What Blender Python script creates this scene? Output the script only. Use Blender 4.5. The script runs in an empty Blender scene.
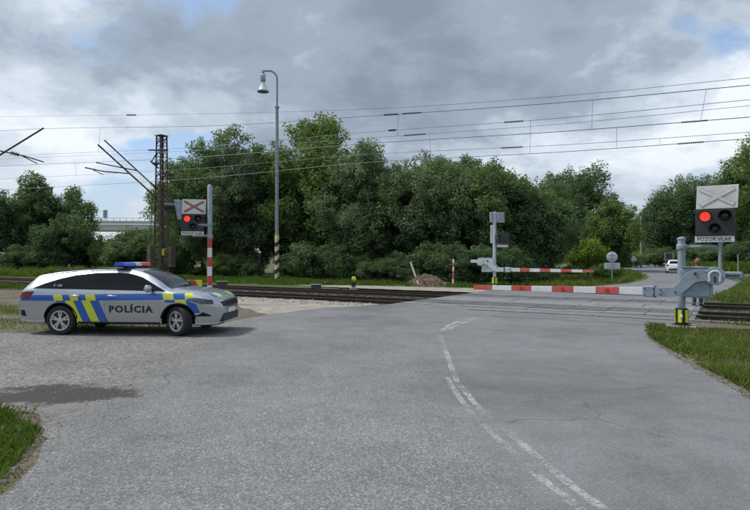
import bpy, bmesh, math, random
import numpy as np
from mathutils import Vector, Matrix
from mathutils.bvhtree import BVHTree
R = math.radians
sc = bpy.context.scene
col = sc.collection

# ------------------------------------------------------------------ camera
F, CX, CY, HZ, CAMH = 567.0, 375.0, 255.0, 258.0, 1.7
cam_d = bpy.data.cameras.new('camera'); cam = bpy.data.objects.new('camera', cam_d); col.objects.link(cam)
cam_d.sensor_width = 36; cam_d.lens = 36*F/750; cam_d.clip_end = 5000; cam_d.clip_start = 0.05
cam.location = (0, 0, CAMH); cam.rotation_euler = (R(90)+math.atan((HZ-CY)/F), 0, 0)
sc.camera = cam
# ------------------------------------------------------------------ world
SKY_OFF = (11.45, -2.82, 0.0)
SUN_EL, SUN_AZ = 56.0, -78.0      # azimuth from +Y, negative = left
w = bpy.data.worlds.new('World'); sc.world = w; w.use_nodes = True
def nn(nt, t, **kw):
    n = nt.nodes.new(t)
    for k, v in kw.items():
        if k.startswith('i_'):
            key = k[2:]; key = int(key) if key.isdigit() else key.replace('_', ' ')
            n.inputs[key].default_value = v
        else: setattr(n, k, v)
    return n
def math_(nt, op, a, b=None, c=None, clamp=False):
    n = nt.nodes.new('ShaderNodeMath'); n.operation = op; n.use_clamp = clamp
    for i, v in enumerate((a, b, c)):
        if v is None: continue
        if isinstance(v, (int, float)): n.inputs[i].default_value = v
        else: nt.links.new(v, n.inputs[i])
    return n.outputs[0]
def ramp(nt, fac, stops, interp='LINEAR'):
    n = nt.nodes.new('ShaderNodeValToRGB'); n.color_ramp.interpolation = interp
    e = n.color_ramp.elements
    while len(e) < len(stops): e.new(0.5)
    for i, (p, c) in enumerate(stops):
        e[i].position = p
        if isinstance(c, (int, float)): c = (c, c, c)
        e[i].color = (*c[:3], 1)
    nt.links.new(fac, n.inputs[0]); return n.outputs[0]
def mix(nt, fac, a, b, blend='MIX'):
    n = nt.nodes.new('ShaderNodeMix'); n.data_type = 'RGBA'; n.blend_type = blend
    for sock, v in ((n.inputs[0], fac), (n.inputs[6], a), (n.inputs[7], b)):
        if isinstance(v, (int, float)): sock.default_value = v
        elif isinstance(v, tuple): sock.default_value = (*v[:3], 1)
        else: nt.links.new(v, sock)
    return n.outputs[2]
def build_world():
    nt = w.node_tree; nt.nodes.clear()
    out = nn(nt, 'ShaderNodeOutputWorld'); bg = nn(nt, 'ShaderNodeBackground'); bg.inputs[1].default_value = 0.1
    sky = nn(nt, 'ShaderNodeTexSky', sky_type='NISHITA', sun_disc=False)
    sky.sun_elevation = R(SUN_EL); sky.sun_rotation = R(SUN_AZ)
    tc = nn(nt, 'ShaderNodeTexCoord'); sep = nn(nt, 'ShaderNodeSeparateXYZ'); nt.links.new(tc.outputs['Generated'], sep.inputs[0])
    z = math_(nt, 'MAXIMUM', sep.outputs[2], 0.0)
    den = math_(nt, 'ADD', z, 0.34)
    comb = nn(nt, 'ShaderNodeCombineXYZ')
    nt.links.new(math_(nt, 'DIVIDE', sep.outputs[0], den), comb.inputs[0])
    nt.links.new(math_(nt, 'DIVIDE', sep.outputs[1], den), comb.inputs[1])
    mp = nn(nt, 'ShaderNodeMapping'); mp.inputs['Location'].default_value = SKY_OFF; nt.links.new(comb.outputs[0], mp.inputs[0])
    def noise(scale, detail, rough, dist=0.0, off=0.0):
        m = nn(nt, 'ShaderNodeMapping'); m.inputs['Location'].default_value = (off, off*1.7, off*.3); nt.links.new(mp.outputs[0], m.inputs[0])
        n = nn(nt, 'ShaderNodeTexNoise'); n.inputs['Scale'].default_value = scale; n.inputs['Detail'].default_value = detail
        n.inputs['Roughness'].default_value = rough; n.inputs['Distortion'].default_value = dist
        nt.links.new(m.outputs[0], n.inputs[0]); return n.outputs[0]
    big = noise(0.75, 3, .5, .2); med = noise(2.6, 13, .60, .12, 4.0); cov = noise(1.5, 10, .55, .15, 9.3)
    th = math_(nt, 'ADD', math_(nt, 'MULTIPLY', big, 0.62), math_(nt, 'MULTIPLY', med, 0.50))
    cloud = ramp(nt, th, [(0.44, (5.1, 5.45, 5.85)), (0.50, (3.95, 4.45, 5.0)), (0.555, (2.95, 3.42, 3.98)), (0.62, (2.0, 2.42, 2.95)), (0.72, (1.45, 1.8, 2.25))], 'EASE')
    fac = ramp(nt, cov, [(0.385, 0.0), (0.46, 1.0)], 'EASE')
    blue = mix(nt, 0.6, sky.outputs[0], (1.9, 2.8, 4.2))
    c = mix(nt, fac, blue, cloud)
    veil = ramp(nt, z, [(0.0, 0.8), (0.08, 0.4), (0.17, 0.0)])
    c = mix(nt, veil, c, (3.1, 3.5, 3.95))
    nt.links.new(c, bg.inputs[0]); nt.links.new(bg.outputs[0], out.inputs[0])
build_world()
sun_d = bpy.data.lights.new('sun', 'SUN'); sun = bpy.data.objects.new('sun', sun_d); col.objects.link(sun)
sun_d.energy = 2.0; sun_d.angle = R(12); sun_d.color = (1.0, .96, .89)
sd = Vector((math.sin(R(SUN_AZ))*math.cos(R(SUN_EL)), math.cos(R(SUN_AZ))*math.cos(R(SUN_EL)), math.sin(R(SUN_EL))))
sun.rotation_euler = sd.to_track_quat('Z', 'Y').to_euler(); sun.location = (0, 0, 60)
vs = sc.view_settings; vs.view_transform = 'Standard'; vs.look = 'None'; vs.gamma = 1; vs.exposure = 0.85; vs.use_curve_mapping = False

# ------------------------------------------------------------------ space helpers
def at(px, py, Y): return Vector(((px-CX)/F*Y, Y, CAMH-(py-HZ)/F*Y))
def gp(px, py, z=0):
    Y = (CAMH-z)*F/(py-HZ); return Vector(((px-CX)/F*Y, Y, z))
D = Vector((1, -.62)).normalized(); N = Vector((.62, 1)).normalized()       # along / across the railway
def S(s, q, z=0): return Vector((D.x*s+N.x*q, D.y*s+N.y*q, z))
def sq(x, y): return D.x*x+D.y*y, N.x*x+N.y*y
Q1, Q2 = 19.9, 24.1
ROAD_S = (-10.4, -0.9)
TRACK_ANG = math.atan2(D.y, D.x)

# ------------------------------------------------------------------ materials
MATS = {}
def new_mat(name):
    m = bpy.data.materials.new(name); m.use_nodes = True; nt = m.node_tree
    b = nt.nodes['Principled BSDF']; MATS[name] = m; return m, nt, b
def paint(name, colr, rough=.5, metal=0.0, var=.18, scale=6, bump=0.0, bscale=40, emit=None, coat=0, dirt=None):
    m, nt, b = new_mat(name)
    tc = nn(nt, 'ShaderNodeTexCoord')
    n = nn(nt, 'ShaderNodeTexNoise', i_Scale=scale, i_Detail=6.0, i_Roughness=.6); nt.links.new(tc.outputs['Object'], n.inputs[0])
    lo = tuple(max(0, c*(1-var)) for c in colr); hi = tuple(min(1, c*(1+var*.6)) for c in colr)
    c = ramp(nt, n.outputs[0], [(.3, lo), (.7, hi)])
    if dirt:
        n2 = nn(nt, 'ShaderNodeTexNoise', i_Scale=scale*.6, i_Detail=8.0, i_Roughness=.7); nt.links.new(tc.outputs['Object'], n2.inputs[0])
        f = ramp(nt, n2.outputs[0], [(.52, 0.0), (.68, dirt[1])]); c = mix(nt, f, c, dirt[0])
    nt.links.new(c, b.inputs['Base Color'])
    b.inputs['Roughness'].default_value = rough; b.inputs['Metallic'].default_value = metal
    if coat: b.inputs['Coat Weight'].default_value = coat; b.inputs['Coat Roughness'].default_value = .08
    if bump:
        n3 = nn(nt, 'ShaderNodeTexNoise', i_Scale=bscale, i_Detail=4.0); nt.links.new(tc.outputs['Object'], n3.inputs[0])
        bp = nn(nt, 'ShaderNodeBump', i_Strength=bump, i_Distance=.02); nt.links.new(n3.outputs[0], bp.inputs['Height']); nt.links.new(bp.outputs[0], b.inputs['Normal'])
    if emit:
        b.inputs['Emission Color'].default_value = (*emit[0], 1); b.inputs['Emission Strength'].default_value = emit[1]
    return m
paint('grey_steel', (.30, .34, .38), .5, .25, .2, 5, dirt=((.12, .11, .10), .5))
paint('barrier_grey', (.25, .31, .37), .45, .1, .18, 4, dirt=((.13, .12, .11), .45))
paint('barrier_light', (.50, .55, .60), .5, .1, .15, 4, dirt=((.2, .19, .17), .4))
paint('dark_steel', (.06, .06, .065), .55, .4, .3, 8)
paint('mast_rust', (.105, .085, .070), .8, .1, .45, 3, dirt=((.16, .08, .045), .8))
paint('white_paint', (.72, .73, .73), .5, 0, .1, 4, dirt=((.35, .33, .30), .35))
paint('board_white', (.66, .67, .67), .45, 0, .1, 5, dirt=((.42, .38, .34), .35))
paint('board_back', (.36, .38, .40), .45, .5, .12, 5)
paint('red_paint', (.50, .055, .05), .45, 0, .15, 5, dirt=((.35, .12, .10), .5))
paint('faded_red', (.55, .09, .085), .5, 0, .2, 3, dirt=((.55, .22, .2), .5))
paint('cross_brown', (.36, .14, .085), .5, 0, .2, 6)
paint('cross_faint', (.50, .36, .30), .5, 0, .2, 6)
paint('reflector_red', (.55, .02, .015), .2, 0, .1, 5)
paint('black_plastic', (.018, .02, .026), .4, 0, .3, 8)
paint('box_black', (.028, .033, .042), .45, 0, .3, 6)
paint('lens_dark', (.03, .016, .016), .12, 0, .2, 8)
paint('lens_lit', (.6, .03, .02), .3, 0, .15, 30, emit=((1.0, .07, .04), .42))
paint('hi_vis_yellow', (.62, .66, .03), .45, 0, .1, 5)
paint('pad_yellow', (.66, .60, .03), .5, 0, .12, 5)
paint('concrete', (.36, .35, .33), .85, 0, .2, 4, .3, 50, dirt=((.18, .17, .15), .5))
paint('panel_concrete', (.20, .20, .205), .85, 0, .25, 2.2, .3, 60, dirt=((.11, .11, .115), .6))
paint('panel_rubber', (.095, .098, .107), .75, 0, .25, 2.2, .2, 60, dirt=((.16, .155, .15), .5))
paint('rail_side', (.060, .043, .035), .8, .2, .35, 4)
paint('rail_head', (.33, .31, .30), .35, .8, .15, 2)
paint('sleeper_wood', (.075, .062, .052), .9, 0, .35, 5, .4, 30)
paint('bark', (.085, .066, .050), .95, 0, .4, 5, .5, 14)
paint('bark_pale', (.30, .28, .25), .9, 0, .35, 3, .3, 14)
paint('wire', (.17, .19, .215), .5, .4, .2, 3)
paint('insulator', (.045, .04, .038), .4, 0, .2, 6)
paint('post_black', (.03, .03, .028), .6, 0, .2, 5)
paint('post_cream', (.62, .52, .30), .6, 0, .12, 5)
paint('lamp_metal', (.40, .43, .45), .4, .6, .15, 5)
paint('lamp_post_grey', (.27, .30, .33), .55, .3, .2, 1.2, dirt=((.14, .14, .14), .4))
paint('lamp_glass', (.6, .68, .7), .15, 0, .1, 5)
paint('bridge_concrete', (.50, .48, .44), .85, 0, .12, .3, dirt=((.33, .31, .28), .5))
paint('sign_back', (.50, .54, .57), .45, .4, .1, 5)
paint('soil', (.13, .10, .075), .95, 0, .35, 5, .6, 20)
paint('tyre', (.018, .018, .019), .8, 0, .3, 12, .2, 60)
paint('rim', (.56, .57, .58), .3, .85, .08, 5)
paint('rim_dark', (.02, .02, .022), .5, .3, .2, 5)
paint('car_glass', (.006, .008, .011), .05, 0, .2, 2); MATS['car_glass'].node_tree.nodes['Principled BSDF'].inputs['Specular IOR Level'].default_value = .22
paint('car_trim', (.010, .011, .012), .35, 0, .2, 6); MATS['car_trim'].node_tree.nodes['Principled BSDF'].inputs['Specular IOR Level'].default_value = .25
paint('chrome', (.70, .71, .72), .16, 1, .05, 5)
paint('head_lamp', (.10, .115, .13), .08, .3, .8, 22)
paint('tail_lamp', (.13, .01, .012), .12, 0, .3, 10)
paint('beacon_blue', (.02, .10, .55), .12, 0, .15, 12)
paint('beacon_red', (.62, .03, .03), .12, 0, .15, 12)
paint('beacon_clear', (.55, .58, .62), .15, 0, .1, 12)
paint('letter_dark', (.022, .026, .030), .5, 0, .15, 10)
paint('letter_red', (.16, .05, .045), .5, 0, .15, 10)
paint('letter_pale', (.30, .32, .34), .5, 0, .15, 10)
paint('skin', (.50, .30, .23), .55, 0, .08, 20)
paint('hair', (.19, .085, .04), .6, 0, .3, 40)
paint('shirt', (.42, .42, .44), .85, 0, .12, 20)
paint('denim', (.028, .036, .052), .9, 0, .25, 25)
paint('shoe', (.02, .02, .02), .6, 0, .2, 20)
paint('car_white', (.70, .72, .73), .3, 0, .05, 3, coat=.6)
paint('line_paint', (.62, .63, .63), .7, 0, .2, 3)
paint('reflect_white', (.75, .75, .73), .4, 0, .05, 3)

def ground_like(name, build):
    m, nt, b = new_mat(name); b.inputs['Roughness'].default_value = .92; b.inputs['Specular IOR Level'].default_value = .25
    tc = nn(nt, 'ShaderNodeTexCoord'); P = tc.outputs['Object']
    def noise(scale, detail=6, rough=.6, dist=0, off=0):
        v = P
        if off:
            mp = nn(nt, 'ShaderNodeMapping'); mp.inputs['Location'].default_value = (off, off*.7, 0); nt.links.new(P, mp.inputs[0]); v = mp.outputs[0]
        n = nn(nt, 'ShaderNodeTexNoise'); n.inputs['Scale'].default_value = scale; n.inputs['Detail'].default_value = detail
        n.inputs['Roughness'].default_value = rough; n.inputs['Distortion'].default_value = dist; nt.links.new(v, n.inputs[0]); return n.outputs[0]
    def bump(h, strength, dist):
        bp = nn(nt, 'ShaderNodeBump', i_Strength=strength, i_Distance=dist); nt.links.new(h, bp.inputs['Height']); nt.links.new(bp.outputs[0], b.inputs['Normal'])
    build(nt, b, P, noise, bump); return m
def m_asphalt(nt, b, P, noise, bump):
    sep = nn(nt, 'ShaderNodeSeparateXYZ'); nt.links.new(P, sep.inputs[0]); X, Y = sep.outputs[0], sep.outputs[1]
    vor = nn(nt, 'ShaderNodeTexVoronoi', i_Scale=85.0); nt.links.new(P, vor.inputs[0])
    hsv = nn(nt, 'ShaderNodeSeparateColor'); nt.links.new(vor.outputs['Color'], hsv.inputs[0])
    stone = ramp(nt, hsv.outputs[0], [(0.0, (.105, .106, .108)), (.55, (.172, .173, .175)), (.86, (.225, .225, .224)), (1.0, (.34, .335, .33))])
    fine = ramp(nt, noise(140, 3, .7), [(.35, .80), (.65, 1.15)])
    c = mix(nt, 1.0, stone, fine, 'MULTIPLY')
    smooth = mix(nt, .75, (.165, .166, .177), ramp(nt, noise(60, 5, .75), [(.3, (.095, .096, .104)), (.7, (.245, .246, .26))]))
    # the lane right of the middle line was laid later: finer, bluer
    bound = math_(nt, 'SUBTRACT', X, math_(nt, 'ADD', 1.0, math_(nt, 'MULTIPLY', math_(nt, 'SUBTRACT', noise(.6, 4), .5), .8)))
    rf = math_(nt, 'MULTIPLY_ADD', bound, 1.6, .5, True)
    far = math_(nt, 'MULTIPLY_ADD', math_(nt, 'ADD', Y, math_(nt, 'MULTIPLY', noise(.5, 4, off=9), 4)), .35, -5.2, True)
    rf = math_(nt, 'MAXIMUM', rf, far)
    c = mix(nt, math_(nt, 'MULTIPLY', rf, .62), c, smooth)
    # gravelly, brownish lay-by on the left
    lot = math_(nt, 'MULTIPLY', math_(nt, 'MULTIPLY_ADD', math_(nt, 'ADD', X, math_(nt, 'MULTIPLY', math_(nt, 'SUBTRACT', noise(.8, 5, off=3), .5), 3.5)), -.75, -1.9, True),
                math_(nt, 'MULTIPLY_ADD', Y, 1.2, -5.5, True))
    vg = nn(nt, 'ShaderNodeTexVoronoi', i_Scale=34.0); nt.links.new(P, vg.inputs[0]); sg = nn(nt, 'ShaderNodeSeparateColor'); nt.links.new(vg.outputs['Color'], sg.inputs[0])
    grav = ramp(nt, sg.outputs[0], [(0, (.080, .076, .069)), (.5, (.155, .148, .136)), (1, (.31, .30, .28))])
    c = mix(nt, math_(nt, 'MULTIPLY', lot, .7), c, grav)
    # broad stains, patches and tyre polish
    c = mix(nt, 1.0, c, ramp(nt, noise(.33, 7, .6, .4, 5), [(.3, .72), (.5, 1.0), (.7, 1.13)]), 'MULTIPLY')
    c = mix(nt, 1.0, c, ramp(nt, noise(2.1, 7, .65, .6, 15), [(.32, .84), (.55, 1.0), (.75, 1.08)]), 'MULTIPLY')
    # cracks
    wv = nn(nt, 'ShaderNodeTexNoise', i_Scale=1.4, i_Detail=6.0); nt.links.new(P, wv.inputs[0])
    pm = nn(nt, 'ShaderNodeVectorMath', operation='MULTIPLY_ADD'); nt.links.new(wv.outputs['Color'], pm.inputs[0]); pm.inputs[1].default_value = (.9, .9, 0); nt.links.new(P, pm.inputs[2])
    vc = nn(nt, 'ShaderNodeTexVoronoi', feature='DISTANCE_TO_EDGE', i_Scale=.27); nt.links.new(pm.outputs[0], vc.inputs[0])
    crack = math_(nt, 'MULTIPLY', ramp(nt, vc.outputs['Distance'], [(.0025, 1.0), (.006, 0.0)]), ramp(nt, noise(.5, 3, off=21), [(.54, 0.0), (.64, .5)]))
    c = mix(nt, crack, c, (.055, .055, .058))
    # the mud patch where water stands in the lay-by
    dx = math_(nt, 'MULTIPLY', math_(nt, 'ADD', X, 3.9), 1/.95); dy = math_(nt, 'MULTIPLY', math_(nt, 'ADD', Y, -7.05), 1/.55)
    rr = math_(nt, 'SQRT', math_(nt, 'ADD', math_(nt, 'MULTIPLY', dx, dx), math_(nt, 'MULTIPLY', dy, dy)))
    rr = math_(nt, 'ADD', rr, math_(nt, 'MULTIPLY', math_(nt, 'SUBTRACT', noise(2.2, 12, .78), .5), 2.6))
    rr = math_(nt, 'ADD', rr, math_(nt, 'MULTIPLY', math_(nt, 'SUBTRACT', noise(38, 4, .8), .5), 1.3))
    c = mix(nt, ramp(nt, rr, [(.85, .95), (1.45, 0.0)]), c, mix(nt, noise(22, 6, .8), (.006, .005, .004), (.075, .066, .054)))
    nt.links.new(c, b.inputs['Base Color'])
    h = math_(nt, 'ADD', math_(nt, 'MULTIPLY', hsv.outputs[0], .6), math_(nt, 'MULTIPLY', noise(9, 4), .6))
    bump(h, .35, .012); b.inputs['Roughness'].default_value = .82
ground_like('asphalt', m_asphalt)
def m_ground(nt, b, P, noise, bump):
    c = ramp(nt, noise(.7, 8, .65), [(.32, (.085, .075, .048)), (.5, (.075, .095, .035)), (.68, (.060, .105, .028))])
    c = mix(nt, 1.0, c, ramp(nt, noise(14, 6, .7), [(.3, .65), (.7, 1.25)]), 'MULTIPLY')
    nt.links.new(c, b.inputs['Base Color']); bump(noise(18, 5, .6), .5, .012)
ground_like('meadow', m_ground)
def m_dirt(nt, b, P, noise, bump):
    vg = nn(nt, 'ShaderNodeTexVoronoi', i_Scale=26.0); nt.links.new(P, vg.inputs[0]); sg = nn(nt, 'ShaderNodeSeparateColor'); nt.links.new(vg.outputs['Color'], sg.inputs[0])
    g = ramp(nt, sg.outputs[0], [(0, (.060, .050, .039)), (.6, (.125, .108, .086)), (1, (.26, .235, .20))])
    c = mix(nt, ramp(nt, noise(.9, 8, .65), [(.35, .15), (.65, .75)]), g, (.105, .080, .054))
    c = mix(nt, ramp(nt, noise(.55, 9, .7, off=31), [(.50, 0.0), (.60, .8)]), c, (.055, .043, .030))
    c = mix(nt, ramp(nt, noise(1.3, 8, .7, off=8), [(.52, 0.0), (.62, .75)]), c, (.075, .095, .035))
    nt.links.new(c, b.inputs['Base Color']); bump(noise(25, 5, .6), .5, .010)
ground_like('dirt', m_dirt)
def m_path(nt, b, P, noise, bump):
    c = ramp(nt, noise(2.0, 8, .7), [(.3, (.21, .193, .162)), (.7, (.36, .335, .285))])
    c = mix(nt, 1.0, c, ramp(nt, noise(24, 5, .7), [(.3, .75), (.7, 1.2)]), 'MULTIPLY')
    c = mix(nt, ramp(nt, noise(1.1, 8, .7, off=8), [(.56, 0.0), (.66, .8)]), c, (.08, .10, .04))
    nt.links.new(c, b.inputs['Base Color']); bump(noise(20, 5, .6), .5, .010)
ground_like('dusty_gravel', m_path)
def m_ballast(nt, b, P, noise, bump):
    vg = nn(nt, 'ShaderNodeTexVoronoi', i_Scale=15.0); nt.links.new(P, vg.inputs[0]); sg = nn(nt, 'ShaderNodeSeparateColor'); nt.links.new(vg.outputs['Color'], sg.inputs[0])
    c = ramp(nt, sg.outputs[0], [(0, (.07, .058, .048)), (.6, (.15, .13, .112)), (1, (.27, .25, .225))])
    c = mix(nt, ramp(nt, noise(.8, 6), [(.5, 0.0), (.7, .6)]), c, (.075, .095, .035))
    nt.links.new(c, b.inputs['Base Color']); bump(vg.outputs['Distance'], .7, .02)
ground_like('ballast', m_ballast)

def m_worn_line():
    m, nt, b = new_mat('worn_line')
    tc = nn(nt, 'ShaderNodeTexCoord'); P = tc.outputs['Object']
    n1 = nn(nt, 'ShaderNodeTexNoise', i_Scale=26.0, i_Detail=8.0, i_Roughness=.75); nt.links.new(P, n1.inputs[0])
    n2 = nn(nt, 'ShaderNodeTexNoise', i_Scale=1.3, i_Detail=5.0); nt.links.new(P, n2.inputs[0])
    f = math_(nt, 'ADD', math_(nt, 'MULTIPLY', n1.outputs[0], .75), math_(nt, 'MULTIPLY', n2.outputs[0], .55))
    a = ramp(nt, f, [(.58, 0.0), (.74, .62)])
    b.inputs['Base Color'].default_value = (.52, .53, .53, 1); b.inputs['Roughness'].default_value = .8
    nt.links.new(a, b.inputs['Alpha'])
m_worn_line()
def leaf_mat(name, dark, light, trans=.32):
    m, nt, b = new_mat(name)
    at_ = nn(nt, 'ShaderNodeAttribute', attribute_name='tint')
    c = ramp(nt, at_.outputs['Fac'], [(0.0, dark), (1.0, light)])
    out = nt.nodes['Material Output']
    b.inputs['Roughness'].default_value = .6; b.inputs['Specular IOR Level'].default_value = .15
    nt.links.new(c, b.inputs['Base Color'])
    tr = nn(nt, 'ShaderNodeBsdfTranslucent'); nt.links.new(mix(nt, 1.0, c, (1.25, 1.3, .6), 'MULTIPLY'), tr.inputs[0])
    ms = nn(nt, 'ShaderNodeMixShader'); ms.inputs[0].default_value = trans
    nt.links.new(b.outputs[0], ms.inputs[1]); nt.links.new(tr.outputs[0], ms.inputs[2]); nt.links.new(ms.outputs[0], out.inputs[0])
leaf_mat('leaf_mid', (0.072, 0.12, 0.06), (0.175, 0.25, 0.118), .38)
leaf_mat('leaf_dark', (0.055, 0.098, 0.052), (0.135, 0.205, 0.098), .38)
leaf_mat('leaf_fresh', (0.088, 0.145, 0.052), (0.19, 0.27, 0.1), .38)
leaf_mat('leaf_bright', (.09, .15, .02), (.20, .28, .04))
leaf_mat('leaf_willow', (0.09, 0.136, 0.08), (0.195, 0.26, 0.155), .38)
leaf_mat('grass_blade', (.065, .10, .022), (.185, .24, .06), .35)
leaf_mat('grass_lush', (.05, .095, .018), (.135, .205, .04), .35)
leaf_mat('grass_dry', (.11, .12, .035), (.25, .26, .085), .25)

# ------------------------------------------------------------------ mesh helpers
class MB:
    def __init__(s): s.v = []; s.f = []; s.m = []; s.cur = 0
    def add(s, vs, fs):
        o = len(s.v); s.v += [tuple(p) for p in vs]; s.f += [tuple(i+o for i in f) for f in fs]; s.m += [s.cur]*len(fs); return s
    def box(s, c, d, rot=None):
        c = Vector(c); x, y, z = d[0]/2, d[1]/2, d[2]/2
        p = [Vector((i*x, j*y, k*z)) for i in (-1, 1) for j in (-1, 1) for k in (-1, 1)]
        if rot is not None: p = [rot @ q for q in p]
        return s.add([c+q for q in p], [(0, 1, 3, 2), (4, 6, 7, 5), (0, 4, 5, 1), (2, 3, 7, 6), (0, 2, 6, 4), (1, 5, 7, 3)])
    def tube(s, pts, r, n=8, cap=True):
        pts = [Vector(p) for p in pts]; rs = r if isinstance(r, (list, tuple)) else [r]*len(pts)
        vs = []; up = None
        for i, p in enumerate(pts):
            t = (pts[min(i+1, len(pts)-1)]-pts[max(i-1, 0)]).normalized()
            if up is None: up = t.orthogonal().normalized()
            up = (up-t*up.dot(t)).normalized(); b = t.cross(up)
            vs += [p+(up*math.cos(2*math.pi*k/n)+b*math.sin(2*math.pi*k/n))*rs[i] for k in range(n)]
        fs = [(i*n+k, i*n+(k+1) % n, (i+1)*n+(k+1) % n, (i+1)*n+k) for i in range(len(pts)-1) for k in range(n)]
        if cap: fs += [tuple(range(n-1, -1, -1)), tuple((len(pts)-1)*n+k for k in range(n))]
        return s.add(vs, fs)
    def lathe(s, prof, n=24, M=None):          # prof: (r, z) about local z
        vs = [Vector((r*math.cos(2*math.pi*k/n), r*math.sin(2*math.pi*k/n), z)) for r, z in prof for k in range(n)]
        if M is not None: vs = [M @ p for p in vs]
        fs = [(i*n+k, i*n+(k+1) % n, (i+1)*n+(k+1) % n, (i+1)*n+k) for i in range(len(prof)-1) for k in range(n)]
        if prof[0][0] > 1e-6: fs.append(tuple(range(n-1, -1, -1)))
        if prof[-1][0] > 1e-6: fs.append(tuple((len(prof)-1)*n+k for k in range(n)))
        return s.add(vs, fs)
    def prism(s, poly, lo, hi, axis='y'):      # poly in the plane across the axis: y -> (x, z); z -> (x, y); x -> (y, z)
        def P(a, b, t): return {'y': (a, t, b), 'z': (a, b, t), 'x': (t, a, b)}[axis]
        n = len(poly); vs = [P(a, b, lo) for a, b in poly]+[P(a, b, hi) for a, b in poly]
        fs = [tuple(range(n)), tuple(range(2*n-1, n-1, -1))]+[(i, i+n, (i+1) % n+n, (i+1) % n) for i in range(n)]
        return s.add(vs, fs)
    def build(s, name, mat, parent=None, smooth=False, bevel=0):
        me = bpy.data.meshes.new(name); me.from_pydata(s.v, [], s.f); me.update()
        mats = mat if isinstance(mat, (list, tuple)) else [mat]
        for k in mats: me.materials.append(MATS[k])
        if len(mats) > 1: me.polygons.foreach_set('material_index', s.m)
        bm = bmesh.new(); bm.from_mesh(me)
        bmesh.ops.remove_doubles(bm, verts=bm.verts, dist=1e-5)
        bmesh.ops.recalc_face_normals(bm, faces=bm.faces); bm.to_mesh(me); bm.free()
        if smooth:
            me.polygons.foreach_set('use_smooth', [True]*len(me.polygons)); me.set_sharp_from_angle(angle=R(35))
        o = bpy.data.objects.new(name, me); col.objects.link(o); o.parent = parent
        if bevel:
            md = o.modifiers.new('bevel', 'BEVEL'); md.width = bevel; md.segments = 2; md.limit_method = 'ANGLE'; md.angle_limit = R(40)
        return o
def tag(o, label=None, cat=None, group=None, kind=None):
    if label: o['label'] = label
    if cat: o['category'] = cat
    if group: o['group'] = group
    if kind: o['kind'] = kind
    return o
def empty(name, loc, rz=0, label=None, cat=None, group=None):
    o = bpy.data.objects.new(name, None); col.objects.link(o); o.location = loc; o.rotation_euler = (0, 0, rz); o.empty_display_size = .2
    return tag(o, label, cat, group)
def inst(mesh, name, parent=None, loc=(0, 0, 0), rot=(0, 0, 0), scale=(1, 1, 1)):
    o = bpy.data.objects.new(name, mesh); col.objects.link(o); o.parent = parent; o.location = loc; o.rotation_euler = rot; o.scale = scale; return o
def raw_mesh(name, V, Fq, mat, tint=None):
    me = bpy.data.meshes.new(name); nv = len(V); k = Fq.shape[1]; nf = len(Fq)
    me.vertices.add(nv); me.vertices.foreach_set('co', V.astype(np.float32).ravel())
    me.loops.add(nf*k); me.loops.foreach_set('vertex_index', Fq.astype(np.int32).ravel())
    me.polygons.add(nf); me.polygons.foreach_set('loop_start', np.arange(nf, dtype=np.int32)*k)
    me.update(calc_edges=True); me.materials.append(MATS[mat])
    if tint is not None:
        a = me.attributes.new('tint', 'FLOAT', 'POINT'); a.data.foreach_set('value', tint.astype(np.float32))
    return me
def text_mesh(body, size, bold=0.0, spacing=1.0):
    cu = bpy.data.curves.new('t', 'FONT'); cu.body = body; cu.size = size; cu.offset = bold; cu.space_character = spacing
    cu.align_x = 'CENTER'; cu.align_y = 'CENTER'; cu.resolution_u = 3
    o = bpy.data.objects.new('t', cu); col.objects.link(o)
    me = bpy.data.meshes.new_from_object(o.evaluated_get(bpy.context.evaluated_depsgraph_get()))
    bpy.data.objects.remove(o); bpy.data.curves.remove(cu); return me
def inside(poly, x, y):
    r = np.zeros(len(x), bool); n = len(poly)
    for i in range(n):
        x0, y0 = poly[i][0], poly[i][1]; x1, y1 = poly[(i+1) % n][0], poly[(i+1) % n][1]
        if y0 == y1: continue
        c = ((y0 > y) != (y1 > y)) & (x < (x1-x0)*(y-y0)/(y1-y0)+x0); r ^= c
    return r
def jitter_poly(pts, step, amp, seed):
    rnd = random.Random(seed); out = []
    for i in range(len(pts)):
        a = Vector(pts[i][:2]); b = Vector(pts[(i+1) % len(pts)][:2]); L = (b-a).length; n = max(1, int(L/step)) if L < 60 else 4
        for k in range(n):
            p = a.lerp(b, k/n); out.append((p.x+rnd.uniform(-amp, amp), p.y+rnd.uniform(-amp, amp)))
    return out
def sheet(name, pts, z, mat, label=None):
    from mathutils.geometry import delaunay_2d_cdt
    n = len(pts); P = [Vector((p[0], p[1])) for p in pts]
    V, _, Fc, _, _, _ = delaunay_2d_cdt(P, [(i, (i+1) % n) for i in range(n)], [], 2, 1e-5)
    X = np.array([sum(V[i].x for i in f)/3 for f in Fc]); Y = np.array([sum(V[i].y for i in f)/3 for f in Fc]); k = inside(pts, X, Y)
    bm = bmesh.new(); vs = [bm.verts.new((p.x, p.y, z)) for p in V]
    for f, ok in zip(Fc, k):
        if ok: bm.faces.new([vs[i] for i in f])
    bm.normal_update()
    for f in bm.faces:
        if f.normal.z < 0: f.normal_flip()
    me = bpy.data.meshes.new(name); bm.to_mesh(me); bm.free(); me.materials.append(MATS[mat])
    o = bpy.data.objects.new(name, me); col.objects.link(o); o['kind'] = 'structure'
    if label: o['label'] = label
    return o

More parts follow.
